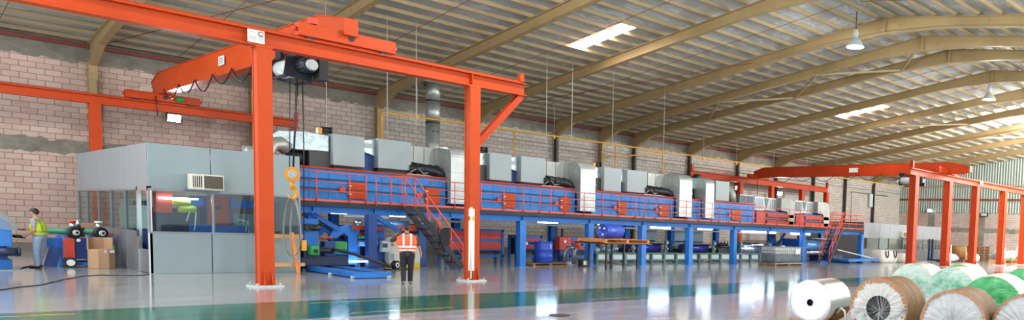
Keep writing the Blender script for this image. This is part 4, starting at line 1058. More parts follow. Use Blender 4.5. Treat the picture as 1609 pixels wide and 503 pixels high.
q = M(); q.lathe([(0, -.08), (.17, -.08), (.17, -.05), (.1, -.05), (.1, .05), (.17, .05), (.17, .08), (0, .08)], (13.45, 29.55, .17), (.5, -1, 0), 24); q.build('reel_flange', BLACK, t)
q = M(); q.lathe([(.06, -.1), (.1, -.1), (.1, -.085), (.06, -.085)], (13.45, 29.55, .17), (-.5, 1, 0), 20); q.build('reel_hub', WHITE, t)
q = M(); q.tube([(12.9, 29.3, .02), (13.2, 29.2, .02), (13.9, 29.5, .02), (14.2, 29.8, .02)], .02)
tag(q.build('floor_cable', BLACK, loc=(13.5, 29.4, 0)), 'short black cable on the floor by the small cable reel', 'cable')

# red and blue cabinets behind
def redcab(x0, x1, y, z1, label, rows, legs=True):
    o = thing('roller_cabinet', label, 'cabinet', ((x0+x1)/2, y+.4, 0))
    q = M()
    for x in (x0, x1-.1): q.box(x, x+.1, y, y+.1, 0, z1); q.box(x, x+.1, y+.6, y+.7, 0, z1)
    q.box(x0, x1, y, y+.7, z1-.1, z1); q.box(x0, x1, y, y+.1, .3, .4)
    for z in (.62, z1*.52, .95): pass
    q.build('frame', BLUE, o)
    for a, b in rows:
        M().box(x0+.1, x1-.1, y+.04, y+.1, a-.06, b+.06).build('back_board', BLUE, o)
        M().box(x0+.13, x1-.13, y-.0, y+.06, a, b).build('red_door', REDBOX, o, bevel=.01)
    M().box(x0+.1, x1-.1, y+.25, y+.6, .45, z1-.12).build('dark_core', BLACK, o)
    return o
redcab(17.2, 18.7, 33.0, 1.6, 'tall red panelled blue cabinet just right of the second gantry column', ((.66, 1.02), (1.14, 1.5)))
redcab(18.72, 20.05, 33.0, 1.6, 'tall red panelled blue cabinet, left of the dark gap before the drum', ((.66, 1.02), (1.14, 1.5)))
c = redcab(20.45, 21.9, 32.6, 1.36, 'low blue cabinet with two narrow red doors left of the standing drum', ((.72, .88), (1.08, 1.24)))
M().cyl((21.0, 32.6, .98), (21.0, 32.54, .98), .07, n=14).build('dial', WHITE, c)
c = redcab(23.5, 25.1, 32.6, 1.3, 'low blue cabinet with two narrow red doors behind the third blue column', ((.72, .88), (1.06, 1.2)))
M().cyl((24.4, 32.6, .95), (24.4, 32.54, .95), .07, n=14).build('dial', WHITE, c)
t = thing('red_switch_cabinet', 'red switch cabinet on a blue post right of the standing drum', 'switch cabinet', (22.9, 32.5, 0))
M().box(22.6, 23.3, 32.2, 32.6, .68, 1.34).build('cabinet_body', REDBOX, t, bevel=.015)
M().box(22.7, 23.25, 32.3, 32.55, 0.1, .68).build('post', BLUED, t)
M().cyl((22.9, 32.2, 1.12), (22.9, 32.15, 1.12), .08, n=14).build('gauge', WHITE, t)
M().cyl((22.85, 32.35, 1.34), (22.85, 32.35, 1.75), .05, n=12).build('signal_mast', DARK, t)
M().cyl((22.85, 32.15, .3), (22.85, 32.05, .3), .18, n=18).build('pump_wheel', DARK, t); M().box(22.6, 23.3, 32.0, 32.6, 0, .1).build('base', GREYD, t)

def drum(name, label, p0, axis, mt=PLASTICB, R=.29, H=.92):
    o = thing(name, label, 'drum', p0)
    prof = [(0, .02), (R-.03, .02), (R-.02, 0), (R, .03), (R, .28), (R+.012, .3), (R, .33), (R, .6), (R+.012, .62), (R, .65), (R, H-.1), (R-.02, H-.06), (R+.008, H-.04), (R+.008, H), (R-.02, H), (R-.03, H-.03), (0, H-.03)]
    M().lathe([(r, h) for r, h in prof], p0, axis, 32).build('drum_body', mt, o)
    return o
o = drum('plastic_drum', 'blue plastic drum standing on a pallet under the platform', (20.85, 30.95, .13), (0, 0, 1), R=.42, H=1.0)
q = M()
for dx in (-.2, .2): q.cyl((20.85+dx, 30.95, 1.1), (20.85+dx, 30.95, 1.16), .05, n=12)
parts(q, 'bung', DARK, o)
def pallet(x, y, z, w, d, label, mt=WOOD, rz=0, h=.13, loc=None):
    o = thing('wooden_pallet', label, 'pallet', (x, y, z))
    for k in range(6): yy = y-d/2+d*k/5*.9; M().box(x-w/2, x+w/2, yy, yy+d*.1, z+h-.022, z+h).build('top_board', mt, o)
    for k in range(3): xx = x-w/2+(w-.12)*k/2; M().box(xx, xx+.12, y-d/2, y+d/2, z+.022, z+h-.022).build('bearer', mt, o)
    for k in range(3): yy = y-d/2+(d-.1)*k/2; M().box(x-w/2, x+w/2, yy, yy+.1, z, z+.022).build('bottom_board', mt, o)
    return o
pallet(20.9, 31.0, 0, 1.9, 1.2, 'worn wooden pallet under the standing blue drum', WOODD)
t = thing('steel_bench', 'tall thin legged steel bench holding an orange pallet and blue drum', 'bench', (22.7, 28.5, 0))
for x, y in ((21.55, 27.2), (23.95, 27.9), (22.35, 29.5), (24.2, 29.2), (22.5, 28.0)): M().box(x-.04, x+.04, y-.04, y+.04, 0, 1.18).build('leg', BLACK, t)
q = M(); q.box(21.5, 24.25, 27.15, 29.55, 1.16, 1.21); q.build('bench_top', BLACK, t)
q = M(); q.beam((23.6, 27.9, .12), (22.4, 29.4, .3), .03, .03); q.build('cross_brace', BLACK, t)
pallet(22.85, 28.3, 1.21, 2.6, 2.0, 'orange wooden pallet lying on the thin legged bench', WOODO, h=.17)
o = drum('plastic_drum', 'blue plastic drum lying on its side on the orange pallet', (22.1, 28.25, 1.38+.355), (.93, .25, 0), R=.34, H=1.3)
q = M()
d = V((.93, .25, 0)).normalized(); s = V((-.25, .93, 0)).normalized()
for a, b in ((.12, .14), (-.14, .12), (-.06, -.16)): c = V((22.1, 28.25, 1.735))+s*a+V((0, 0, b)); q.cyl(c-d*.03, c+d*.03, .05, n=12)
parts(q, 'bung', WHITE, o)
t = thing('tool_box', 'small grey and white boxes at the foot of the third blue column', 'box', (22.4, 29.9, 0))
M().box(22.1, 22.6, 29.7, 30.0, 0, .34).build('case', DARK, t, bevel=.02); M().box(22.2, 22.34, 29.69, 29.7, .08, .28).build('label_patch', WHITE, t); M().box(22.4, 22.52, 29.69, 29.7, .05, .28).build('label_patch', GREYV, t)
t = thing('equipment_bag', 'grey and orange bundle sitting against the third blue column', 'bundle', (22.7, 31.0, 0))
q = M(); q.tube([(22.2, 31.2, .05), (22.2, 31.2, .6), (22.4, 31.2, .85), (22.8, 31.2, .8)], .1); q.tube([(22.6, 31.0, .05), (22.6, 31.0, .7), (22.9, 31.2, .85)], .1); q.build('grey_cloth', GREYD, t)
M().ell((22.95, 31.2, .95), (.16, .14, .2), 12).build('orange_cloth', ORANGE, t)

# winding units on the low steel bed
t = thing('winder_bed', 'long low grey green steel bed with pale panels under the platform', 'machine bed', (34, 32.7, 0))
for z in (.12, .5): M().box(24.9, 40.6, 32.3, 32.38, z, z+.06).build('bed_rail', GREENCAB, t)
M().box(24.9, 40.6, 32.4, 33.8, .5, .56).build('bed_top', GREENCAB, t)
x = 24.95
while x < 40.4:
    M().box(x, x+.12, 32.28, 32.42, 0, .5).build('bed_post', GREENCAB, t)
    M().box(x+.18, x+.85, 32.36, 32.4, .2, .47).build('pale_panel', PALEPANEL, t)
    x += .95
M().box(24.9, 40.6, 32.45, 32.5, 0, .05).build('floor_skirt', GREENCAB, t)
def winder(x0, x1, mt, label, kind, r=.24):
    o = thing('winding_unit', label, 'winding unit', ((x0+x1)/2, 33, .56), 'winding units on the steel bed')
    for x in (x0-.25, x1+.15):
        q = M(); q.prism([(x-.12, .56), (x+.12, .56), (x+.1, 1.0), (x+.02, 1.35), (x-.08, 1.3), (x-.1, .9)], 'xz', 32.6, 32.7); q.prism([(x-.12, .56), (x+.12, .56), (x+.1, 1.0), (x-.08, 1.1)], 'xz', 33.7, 33.8); parts(q, 'side_bracket', GREENCAB, o)
        q = M(); q.cyl((x, 32.6, 1.15), (x, 32.5, 1.15), .1, n=12); q.cyl((x+.05, 32.6, .8), (x+.05, 32.52, .8), .07, n=12); parts(q, 'air_actuator', GREYD, o)
    M().cyl((x0-.15, 33.2, .82), (x1+.1, 33.2, .82), r, n=26).build('film_roll', mt, o)
    M().cyl((x0-.2, 32.9, 1.05), (x1+.15, 32.9, 1.05), .05, n=14).build('lay_on_roller', CHROME if kind else DARK, o)
    M().cyl((x0-.2, 33.6, 1.2), (x1+.15, 33.6, 1.2), .04, n=12).build('rear_bar', BLACK, o)
    M().box(x0-.6, x0-.3, 32.55, 33.4, .56, .78).build('tension_motor', BLACK, o)
    q = M(); q.tube([(x0-.3, 32.6, 1.0), (x0-.45, 32.55, .8), (x0-.4, 32.5, .6)], .025); q.tube([(x1+.2, 32.55, 1.1), (x1+.4, 32.5, .85), (x1+.3, 32.5, .6)], .025); parts(q, 'hose', BLACK, o)
    return o
winder(27.9, 30.0, VIOLET, 'winding unit with a violet film roll, nearer of the two violet ones', 0)
winder(32.0, 34.0, VIOLET, 'winding unit with a violet film roll, farther of the two violet ones', 0)
winder(36.9, 39.4, SILVERROLL, 'winding unit with a big shiny silver roll left of the caged tank', 1, .32)
t = thing('film_scrap', 'crumpled pale blue plastic film heaped on the bed behind the bench', 'film scrap', (25.8, 32.9, .56))
q = M()
for k in range(9): q.ell((25.2+k*.17, 32.7+random.uniform(-.1, .25), .66+random.uniform(-.02, .12)), (random.uniform(.12, .25), .2, random.uniform(.08, .2)), 7)
q.build('crumpled_film', paint('crumpled_blue_film', (150, 180, 205), .25, .2, var=.2, bump=.8, bscale=9.), t)
for k, (xa, xb, lb) in enumerate(((30.6, 31.6, 'white wall panel stack left of a rear blue column'), (32.5, 35.6, 'wide white ribbed panel behind the second violet roll'))):
    o = thing('ribbed_panel', lb, 'panel', ((xa+xb)/2, 35.0, 0)); M().box(xa, xb, 35.0, 35.3, .1, 1.9).build('panel_sheet', PALEPANEL, o)
    q = M()
    for i in range(9): q.box(xa, xb, 34.97, 35.0, .2+i*.19, .22+i*.19)
    q.build('rib', GREYV, o)
    M().box(xa, xb, 34.95, 35.35, 0, .1).build('foot_rail', GREYD, o)
t = thing('print_head_unit', 'black machine with small rollers beyond the second violet roll', 'machine', (35.6, 33.4, .56))
M().box(35.0, 36.3, 33.0, 34, .56, .82).build('base', BLACK, t); M().cyl((34.9, 32.9, .95), (36.5, 32.9, .95), .08, n=14).build('roller', DARK, t); M().cyl((35.3, 33.4, 1.05), (36.2, 33.4, 1.05), .12, n=14).build('motor', BLACK, t)
q = M()
for k in range(4): q.cyl((35.1+k*.32, 33.2, .82), (35.1+k*.32, 33.2, 1.3), .03, n=8)
parts(q, 'rod', DARK, t)
t = thing('far_rewinder', 'blue rewinder with pale blue film behind the far stairs', 'rewinder', (43, 32, 0))
M().box(42.0, 42.3, 31.4, 33.4, 0, 1.6).build('side_frame', BLUED, t); M().box(45.3, 45.6, 31.4, 33.4, 0, 1.6).build('side_frame', BLUED, t)
M().cyl((42.3, 32.2, 1.2), (45.3, 32.2, 1.2), .42, n=28).build('film_roll', FILMBLUE, t); M().cyl((42.3, 31.6, .7), (45.3, 31.6, .7), .16, n=20).build('guide_roller', CHROME, t)
M().beam((39.6, 31.2, .6), (42.3, 31.5, 1.15), .9, .03).build('web_film', FILMBLUE, t)
M().box(42.8, 46.6, 30.6, 30.9, 0, .14).build('floor_rail', BLUE, t); M().beam((44.0, 30.0, .95), (48.9, 30.0, .32), .06, .06).build('lever_bar', GREYV, t)
M().box(43.4, 44.6, 29.9, 30.2, .3, .55).build('drive_box', NAVY, t)
M().prism([(44.0, 29.0), (48.6, 29.3), (48.6, 30.4), (44.0, 30.6)], 'xy', 0.15, .3).build('ramp_plate', BLUE, t)
M().box(45.6, 48, 33.5, 33.6, .1, 1.7).build('side_wall', GREYD, t)
# caged tank
t = thing('caged_liquid_tank', 'white plastic liquid tank in a wire cage near the far stairs', 'caged tank', (35.6, 28.3, 0))
TX0, TX1, TY0, TY1 = 34.3, 36.95, 27.75, 29.0
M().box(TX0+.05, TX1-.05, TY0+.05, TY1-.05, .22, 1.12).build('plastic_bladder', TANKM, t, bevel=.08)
M().cyl(((TX0+TX1)/2, 28.3, 1.12), ((TX0+TX1)/2, 28.3, 1.22), .14, n=16).build('lid', GREYV, t)
q = M()
for k in range(15): x = TX0+(TX1-TX0)*k/14; q.cyl((x, TY0, .2), (x, TY0, 1.14), .014, n=6)
for k in range(7): y = TY0+(TY1-TY0)*k/6; q.cyl((TX0, y, .2), (TX0, y, 1.14), .014, n=6)
for z in (.2, .42, .66, .9, 1.14): q.tube([(TX1, TY0, z), (TX0, TY0, z), (TX0, TY1, z), (TX1, TY1, z), (TX1, TY0, z)], .018, 6)
q.build('wire_cage', GREYD, t)
M().box(TX1-.75, TX1-.35, TY0-.02, TY0-.01, .72, 1.0).build('data_plate', WHITE, t)
M().box(TX0, TX1, TY0, TY1, .13, .2).build('steel_tray', GREYD, t)
pallet(35.62, 28.37, 0, 2.7, 1.3, 'brown wooden pallet under the caged liquid tank', WOODD)

# ------------------------------------------------------------------ far cabin and goods
t = thing('far_cabin', 'low grey panelled cabin with windows at the far right', 'cabin', (58, 35, 0))
FZ = 3.1; FY = 32.6
xs = [51.5, 54.0, 55.6, 58.0, 60.5, 61.8, 63.1, 64.4, 65.8]
for i, (a, b) in enumerate(zip(xs[:-1], xs[1:])):
    M().box(a+.01, b-.01, FY, FY+.08, 1.9, FZ).build('wall_panel', GREYD if i < 1 else GREYS, t); M().box(a+.01, b-.01, FY, FY+.08, 0, .95).build('wall_panel', GREYD, t)
    M().box(a+.06, b-.06, FY+.02, FY+.03, .98, 1.87).build('window_pane', GLASS, t)
q = M()
for x in xs: q.box(x-.05, x+.05, FY-.02, FY+.1, .95, 1.9)
q.box(51.5, 65.8, FY-.02, FY+.1, .92, .98); q.box(51.5, 65.8, FY-.02, FY+.1, 1.86, 1.92); q.build('window_frame', GREYD, t)
M().box(51.5, 51.58, FY+.1, 39, 0, FZ).build('wall_panel', GREYD, t); M().box(51.5, 65.8, FY+.05, 39, FZ-.08, FZ-.02).build('roof_panel', GREYS, t)
M().box(51.6, 65.7, 38.9, 39, 0, FZ-.1).build('wall_panel', PALEPANEL, t)
t = thing('air_conditioner', 'window air conditioner on the far cabin wall', 'air conditioner', (58.4, FY-.3, 2.0), 'air conditioners')
M().box(57.2, 59.6, FY-.4, FY, 2.02, 2.5).build('casing', CREAM, t); M().box(57.25, 59.0, FY-.42, FY-.4, 2.06, 2.46).build('condenser_grille', SCREEN, t)
t = thing('pallet_stacker', 'dark blue hand stacker mast standing by the far cabin', 'stacker', (60.2, 31.0, 0))
for x in (59.9, 60.5): M().box(x-.08, x+.08, 30.95, 31.1, .06, 1.95).build('mast', NAVY, t)
M().box(59.8, 60.6, 30.9, 31.0, 1.0, 1.12).build('cross_bar', NAVY, t); M().box(59.75, 60.65, 29.9, 31.1, .06, .2).build('fork_base', NAVY, t); M().cyl((59.9, 30.2, .07), (60.5, 30.2, .07), .07, n=12).build('wheel', BLACK, t)
def bag(x, y, w, d, h, label, loops=True):
    o = thing('bulk_bag', label, 'bulk bag', (x, y, 0), 'white bulk bags')
    q = M(); prof = [(0, 0), (.46, 0), (.52, .06), (.55, .3), (.54, .6), (.5, .85), (.42, .96), (0, 1.0)]
    n = 24; vs = []
    for r, z in prof:
        for i in range(n):
            a = 2*PI*i/n; k = (abs(math.cos(a))**5+abs(math.sin(a))**5)**(-.2)
            vs.append((x+w*r*k*math.cos(a)*(1+.03*math.sin(5*a+z*9)), y+d*r*k*math.sin(a), h*z))
    m = len(prof); q.add(vs, [(k*n+i, k*n+(i+1) % n, (k+1)*n+(i+1) % n, (k+1)*n+i) for k in range(m-1) for i in range(n)], True)
    q.build('sack', BAGW, o)
    if loops:
        for s in (-.3, .25):
            M().tube([(x+w*(s-.08), y-d*.52, h*.95), (x+w*(s-.07), y-d*.56, h*.55), (x+w*(s+.02), y-d*.58, h*.42), (x+w*(s+.09), y-d*.56, h*.58), (x+w*(s+.1), y-d*.52, h*.95)], .05, 8).build('lifting_loop', BLKFABRIC, o)
    return o
bag(50.4, 30.0, 2.2, 1.3, .98, 'white bulk bag with black lifting loops by the far cabin')
bag(52.9, 29.6, 1.5, 1.2, .72, 'smaller slumped white sack right of the looped bulk bag', False)
def kraft_far(x, y, z, r, L, label):
    o = thing('paper_wrapped_roll', label, 'wrapped roll', (x, y, z))
    d = V((.5, -.86, 0)); p = V((x, y, z+r))
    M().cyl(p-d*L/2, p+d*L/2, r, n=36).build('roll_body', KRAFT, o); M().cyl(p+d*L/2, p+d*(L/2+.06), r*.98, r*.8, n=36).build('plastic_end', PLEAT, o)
    for k in (-.2, .2): M().cyl(p+d*(k*L-.02), p+d*(k*L+.02), r+.012, n=36).build('strap', WOODD, o)
    return o
pallet(62.4, 29.6, 0, 3.0, 1.6, 'wooden pallet under the brown roll behind the second far column', WOODD, h=.22)
o = kraft_far(62.4, 29.6, .22, .62, 1.6, 'brown paper roll on a pallet behind the second far gantry column')
t = thing('plastic_bundle', 'loose white plastic heap around the far brown roll', 'plastic bundle', (60.9, 29.3, 0))
q = M()
for k in range(7): q.ell((60.6+random.uniform(-.4, .4), 29.2+random.uniform(-.2, .2), .3+random.uniform(-.05, .2)), (random.uniform(.25, .5), .4, random.uniform(.2, .4)), 8)
q.build('plastic_sheet', WRAPCLEAR, t)
M().ell((63.9, 28.5, .4), (.5, .5, .42), 10).build('plastic_lump', WRAPCLEAR, t)
for k in range(9):
    pallet(70.3+random.uniform(-.06, .06), 31.0, k*.16, 2.6, 1.3, 'weathered pallet, %s up from the floor in the far stack' % ORD[k], WOODD, h=.14)['group'] = 'stacked pallets by the end wall'
for k in range(4):
    pallet(67.6, 31.4, k*.2, 1.6, 1.2, 'brown pallet, %s up in the short pile left of the tall stack' % ORD[k], WOOD, h=.16)['group'] = 'short pallet pile'
def bundle(x, y, z, s, label, mt=WRAPCLEAR):
    o = thing('wrapped_bundle', label, 'wrapped bundle', (x, y, z), 'plastic wrapped bundles on pallets')
    q = M(); rr = random.Random(int(x*7))
    for k in range(8): q.ell((x+rr.uniform(-.7, .7)*s, y+rr.uniform(-.3, .3), z+.42*s+rr.uniform(-.1, .25)*s), (rr.uniform(.4, .7)*s, .5, rr.uniform(.35, .55)*s), 10)
    q.ell((x, y, z+.35*s), (1.1*s, .6, .45*s), 12)
    q.build('plastic_wrap', mt, o)
    q = M(); q.tube([(x+rr.uniform(-.2, .2), y-.3, z+.85*s), (x, y-.3, z+1.2*s), (x+.2, y-.2, z+.9*s)], .05); q.build('tied_neck', mt, o)
for i, (x, y, w, lb) in enumerate(((66.9, 26.9, 3.4, 'pale pallet under the grey plastic bundle between the last columns'), (70.2, 26.5, 2.8, 'pale pallet under the white bundle at the right picture edge'))): pallet(x, y, 0, w, 1.6, lb, WOOD, h=.3)
bundle(66.3, 26.9, .3, .95, 'grey white plastic bundle between the last two far columns', paint('grey_bundle', (176, 186, 182), .4, var=.2, scale=4, bump=.6, bscale=7))
bundle(68.1, 26.9, .3, .75, 'smaller white bundle right of the grey white plastic bundle')
bundle(70.6, 26.5, .3, 1.25, 'tall white bundle with green sheet at the right edge', mat_plastic('white_green_bundle', (60, 150, 100), (222, 228, 224), .36, .44, 1.5))
# wall odds
t = thing('wall_pipes', 'thin grey conduit frame on the far block wall above the far cabin', 'conduit', (66, 43.8, 4)); 
M().tube([(66.5, 43.8, 3.2), (66.5, 43.8, 6.6), (74, 43.8, 6.6)], .05).build('conduit', GREYD, t); M().box(70, 70.6, 43.7, 43.9, 5.2, 6.6).build('wall_panel_box', PALEPANEL, t)
# ------------------------------------------------------------------ wrapped rolls in the foreground
AX = V((math.sin(math.radians(78)), math.cos(math.radians(78)), 0))       # roll axis, pointing away
def roll_root(name, x, y, label, cat, group=None):
    # local +X is the roll axis
    return thing(name, label, cat, (x, y, 0), group, math.atan2(AX.y, AX.x))
def put(mb, name, mats, root, bevel=0., label=None):
    # mesh is written in the local frame of the root: undo the origin shift
    o = root; org = ORG[root.name]; ORG[root.name] = V((0, 0, 0))
    r = mb.build(name, mats, root, bevel=bevel, label=label); ORG[root.name] = org; ORG[r.name] = V((0, 0, 0)); return r
def putc(mb, name, mats, part):
    ORG[part.name] = V((0, 0, 0)); return mb.build(name, mats, part)

def kraft_roll(x, y, r, L, seed, label, core=False, wrap=None):
    rr = random.Random(seed); t = roll_root('paper_wrapped_roll', x, y, label, 'wrapped roll', 'brown paper wrapped rolls')
    b = M(); n = 48; m = 10; vs = []
    for k in range(m+1):
        xx = L*k/m
        for i in range(n):
            a = 2*PI*i/n; q = r*(1+.006*math.sin(3*a+k)+.004*rr.uniform(-1, 1)-(.012 if k in (0, m) else 0)); q = q if a else q
            vs.append((xx, q*math.cos(a), max(.004, r+q*math.sin(a))))
    b.add(vs, [(k*n+i, k*n+(i+1) % n, (k+1)*n+(i+1) % n, (k+1)*n+i) for k in range(m) for i in range(n)], True)
    b.add(vs[-n:], [tuple(range(n))])
    b.build('paper_wrap', KRAFT, None) if False else None
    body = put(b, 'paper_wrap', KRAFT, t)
    # pleated plastic over the end
    f = M(); n = 144; rings = 14; vs = []
    r_in = r*.42 if core else .01
    for k in range(rings+1):
        q = r_in+(r*.985-r_in)*k/rings; u = q/r
        for i in range(n):
            a = 2*PI*i/n; amp = .016*(1-u)*(.4+u)+.003
            d = amp*(math.sin(a*23+2.*math.sin(a*3+seed))+.6*math.sin(a*41+seed*2))*(1 if u > .12 else .3)
            bulge = (-.05*(1-u*u) if not core else -.02*math.sin(PI*min(1, (u-.3)/.7)))
            vs.append((bulge+d-.004, q*math.cos(a), r+q*math.sin(a)))
    f.add(vs, [(k*n+i, k*n+(i+1) % n, (k+1)*n+(i+1) % n, (k+1)*n+i) for k in range(rings) for i in range(n)], True)
    if not core: f.add([vs[i] for i in range(n)], [tuple(range(n))])
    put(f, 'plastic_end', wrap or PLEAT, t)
    if core:
        c = M(); c.cyl((.02, 0, r), (.3, 0, r), r*.43, n=40, cap=False); c.add([(.3, r*.43*math.cos(2*PI*i/40), r+r*.43*math.sin(2*PI*i/40)) for i in range(40)], [tuple(range(40))])
        put(c, 'roll_core', paint('grey_core', (88, 88, 90), .5, var=.2), t)
        s = M()
        for k in range(30):
            a = 2*PI*k/30+rr.uniform(-.08, .08); q0 = r*rr.uniform(.0, .1)
            s.beam((-.0, r*.44*math.cos(a), r+r*.44*math.sin(a)), (.05+rr.uniform(0, .05), q0*math.cos(a+1), r-r*.12+q0*math.sin(a+1)), .012, .004)
        put(s, 'plastic_strand', PLEATG, t)
        # torn plastic sagging over the lower half
        s = M(); n = 40; vs = []
        for k in range(7):
            for i in range(n+1):
                a = PI+PI*i/n; q = r*(.46+.5*k/6); vs.append((-.05-.03*math.sin(a*13+k)-.02*math.sin(a*29), q*math.cos(a), r-r*.06*(1-k/6)*4*(.3+abs(math.sin(a)))*.5+q*math.sin(a)))
        s.add(vs, [(k*(n+1)+i, k*(n+1)+i+1, (k+1)*(n+1)+i+1, (k+1)*(n+1)+i) for k in range(6) for i in range(n)], True)
        put(s, 'torn_plastic', PLEATG, t)
    # folded paper teeth round the rim
    g = M(); n = 46
    for i in range(n):
        a = 2*PI*i/n+rr.uniform(-.01, .01); w = PI/n*.95; dp = rr.uniform(.08, .14)*r*(1.25 if core else .8)
        P = lambda aa, q, xx: (xx, q*math.cos(aa), r+q*math.sin(aa))
        tw = rr.uniform(.5, .9)
        q = [P(a-w, r*1.004, -.012), P(a+w, r*1.004, -.012), P(a+w*tw, r-dp, -.03), P(a-w*tw, r-dp, -.03)]
        q2 = [P(a-w, r*1.004, -.02), P(a+w, r*1.004, -.02), P(a+w*tw, r-dp, -.036), P(a-w*tw, r-dp, -.036)]
        g.add(q+q2, [(0, 1, 2, 3), (7, 6, 5, 4), (0, 4, 5, 1), (1, 5, 6, 2), (2, 6, 7, 3), (3, 7, 4, 0)])
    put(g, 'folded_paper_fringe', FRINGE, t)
    q = M()
    for k in range(3):
        xx = L*(.3+.28*k); vs = []
        for i in range(25):
            a = PI*(.05+.9*i/24); vs += [(xx, (r*1.006)*math.cos(a), r+(r*1.006)*math.sin(a)), (xx+.03, (r*1.006)*math.cos(a), r+(r*1.006)*math.sin(a))]
        q.add(vs, [(2*i, 2*i+1, 2*i+3, 2*i+2) for i in range(24)], True)
    put(q, 'paper_seam', WOODD, t)
    q = M(); vs = []
    for i in range(9):
        a = PI*(.46+.10*i/8); xx = L*(.16+.05*i/8)+.01*math.sin(i*2.); vs += [(xx, (r*1.03)*math.cos(a), r+(r*1.03)*math.sin(a)), (xx+.03, (r*1.03)*math.cos(a), r+(r*1.03)*math.sin(a))]
    q.add(vs, [(2*i, 2*i+1, 2*i+3, 2*i+2) for i in range(8)])
    put(q, 'torn_tape', BLACK, t)
    return t
kraft_roll(12.37, 7.42, .585, 1.25, 3, 'brown paper wrapped roll with an open grey core, nearest the aluminium roll', True)
kraft_roll(11.5, 5.45, .56, 1.25, 8, 'brown paper wrapped roll with a closed pleated plastic end, middle of the three', wrap=PLEATG)
kraft_roll(12.0, 4.38, .555, 1.25, 5, 'brown paper wrapped roll cut off by the right picture edge', wrap=PLEATG)

t = roll_root('aluminium_roll', 12.86, 9.41, 'bare shiny aluminium foil roll lying on torn brown paper', 'foil roll')
R_ = .485
q = M(); q.cyl((.004, 0, R_+.015), (1.15, 0, R_+.015), R_, n=64, cap=False); q.cyl((1.14, 0, R_+.015), (1.15, 0, R_+.015), R_, n=64); put(q, 'foil_body', ALU, t)
q = M(); q.lathe([(.075, -.004), (.2, -.002), (.35, -.006), (R_-.004, -.003), (R_, .006)], (0, 0, R_+.015), (1, 0, 0), 64); f_ = put(q, 'foil_end', ALUFACE, t)
q = M(); q.cyl((-.006, 0, R_+.015), (.2, 0, R_+.015), .078, n=28, cap=False); q.cyl((.12, 0, R_+.015), (.2, 0, R_+.015), .075, n=28); put(q, 'core_hole', paint('core_violet_black', (30, 20, 60), .6), t)
q = M(); vs = []
n = 28
for i in range(n+1):
    a = PI*(.5-.62)-PI*.0+(-PI*.95+PI*.0)*0+PI*(-.62+1.24*i/n)*.0
    aa = -PI*.92+PI*.95*i/n
    vs += [(.35, (R_+.012)*math.cos(aa), R_+.015+(R_+.012)*math.sin(aa)), (1.16, (R_+.012)*math.cos(aa), R_+.015+(R_+.012)*math.sin(aa))]
vs = [(x, y, max(.004, z)) for x, y, z in vs]
q.add(vs, [(2*i, 2*i+1, 2*i+3, 2*i+2) for i in range(n)], True)
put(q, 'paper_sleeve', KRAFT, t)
q = M(); rr = random.Random(4)
for k in range(26):
    u = -.46+.92*k/25; q.prism([(u-.02, .02), (u+.02, .02), (u+rr.uniform(-.02, .02), .1+rr.uniform(0, .06)+.22*abs(u)**1.5)], 'yz', -.035, -.03)
q.box(-.1, 1.0, -.5, .45, 0.002, .02)
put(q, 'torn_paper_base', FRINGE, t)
q = M(); q.tube([(.3, -.52, .3), (.15, -.66, .42), (.0, -.8, .38), (-.05, -.86, .2)], .02); put(q, 'loose_paper_strip', CREAM, t)

def green_roll(x, y, r, L, seed, label, face, body):
    rr = random.Random(seed); t = roll_root('film_wrapped_roll', x, y, label, 'wrapped roll', 'green and white film wrapped rolls')
    b = M(); n = 48; m = 12; vs = []
    for k in range(m+1):
        xx = L*k/m; e = 1-.05*max(0, 1-k/1.5)**2
        for i in range(n):
            a = 2*PI*i/n; q = r*e*(1+.008*math.sin(5*a+k*1.3)+.006*rr.uniform(-1, 1)); vs.append((xx, q*math.cos(a), max(.004, r+q*math.sin(a))))
    b.add(vs, [(k*n+i, k*n+(i+1) % n, (k+1)*n+(i+1) % n, (k+1)*n+i) for k in range(m) for i in range(n)], True); b.add(vs[-n:], [tuple(range(n))])
    put(b, 'film_wrap', body, t)
    f = M(); n = 96; rings = 12; vs = []
    for k in range(rings+1):
        q = .01+(r*.955-.01)*k/rings; u = q/r
        for i in range(n):
            a = 2*PI*i/n; d = .018*u*math.sin(9*a+seed+4*u)*math.sin(3*a)+.012*math.sin(17*u+5*math.sin(2*a))
            vs.append((-.07*(1-u*u)+d*.7, q*math.cos(a), max(.004, r+q*math.sin(a))))
    f.add(vs, [(k*n+i, k*n+(i+1) % n, (k+1)*n+(i+1) % n, (k+1)*n+i) for k in range(rings) for i in range(n)], True); f.add([vs[i] for i in range(n)], [tuple(range(n))])
    put(f, 'film_end', face, t)
    q = M()
    for k in range(2):
        xx = L*(.35+.35*k); vs = []
        for i in range(21):
            a = PI*(.1+.8*i/20); vs += [(xx, (r*1.02)*math.cos(a), r+(r*1.02)*math.sin(a)), (xx+.02, (r*1.02)*math.cos(a), r+(r*1.02)*math.sin(a))]
        q.add(vs, [(2*i, 2*i+1, 2*i+3, 2*i+2) for i in range(20)], True)
    put(q, 'film_seam', WRAPBODY, t)
green_roll(17.38, 9.46, .65, 1.25, 1, 'film wrapped roll with a pale shiny end, leftmost of the green rolls', WRAPPALE, WRAPBODY)
green_roll(16.44, 7.88, .65, 1.25, 2, 'film wrapped roll with a pale shiny end directly behind the open core roll', WRAPMID, WRAPBODY)
green_roll(13.87, 5.8, .65, 1.25, 3, 'film wrapped roll with a bright green end, nearest of the green rolls', WRAPGREEN, WRAPBODY)
green_roll(18.86, 8.84, .655, 1.15, 4, 'film wrapped roll in the rear row, leftmost, mostly hidden by the front ones', WRAPGREEN, WRAPBODY)
green_roll(18.9, 7.0, .655, 1.25, 5, 'film wrapped roll in the rear row with a dark green stripe, middle one', WRAPGREEN, WRAPBODYG)
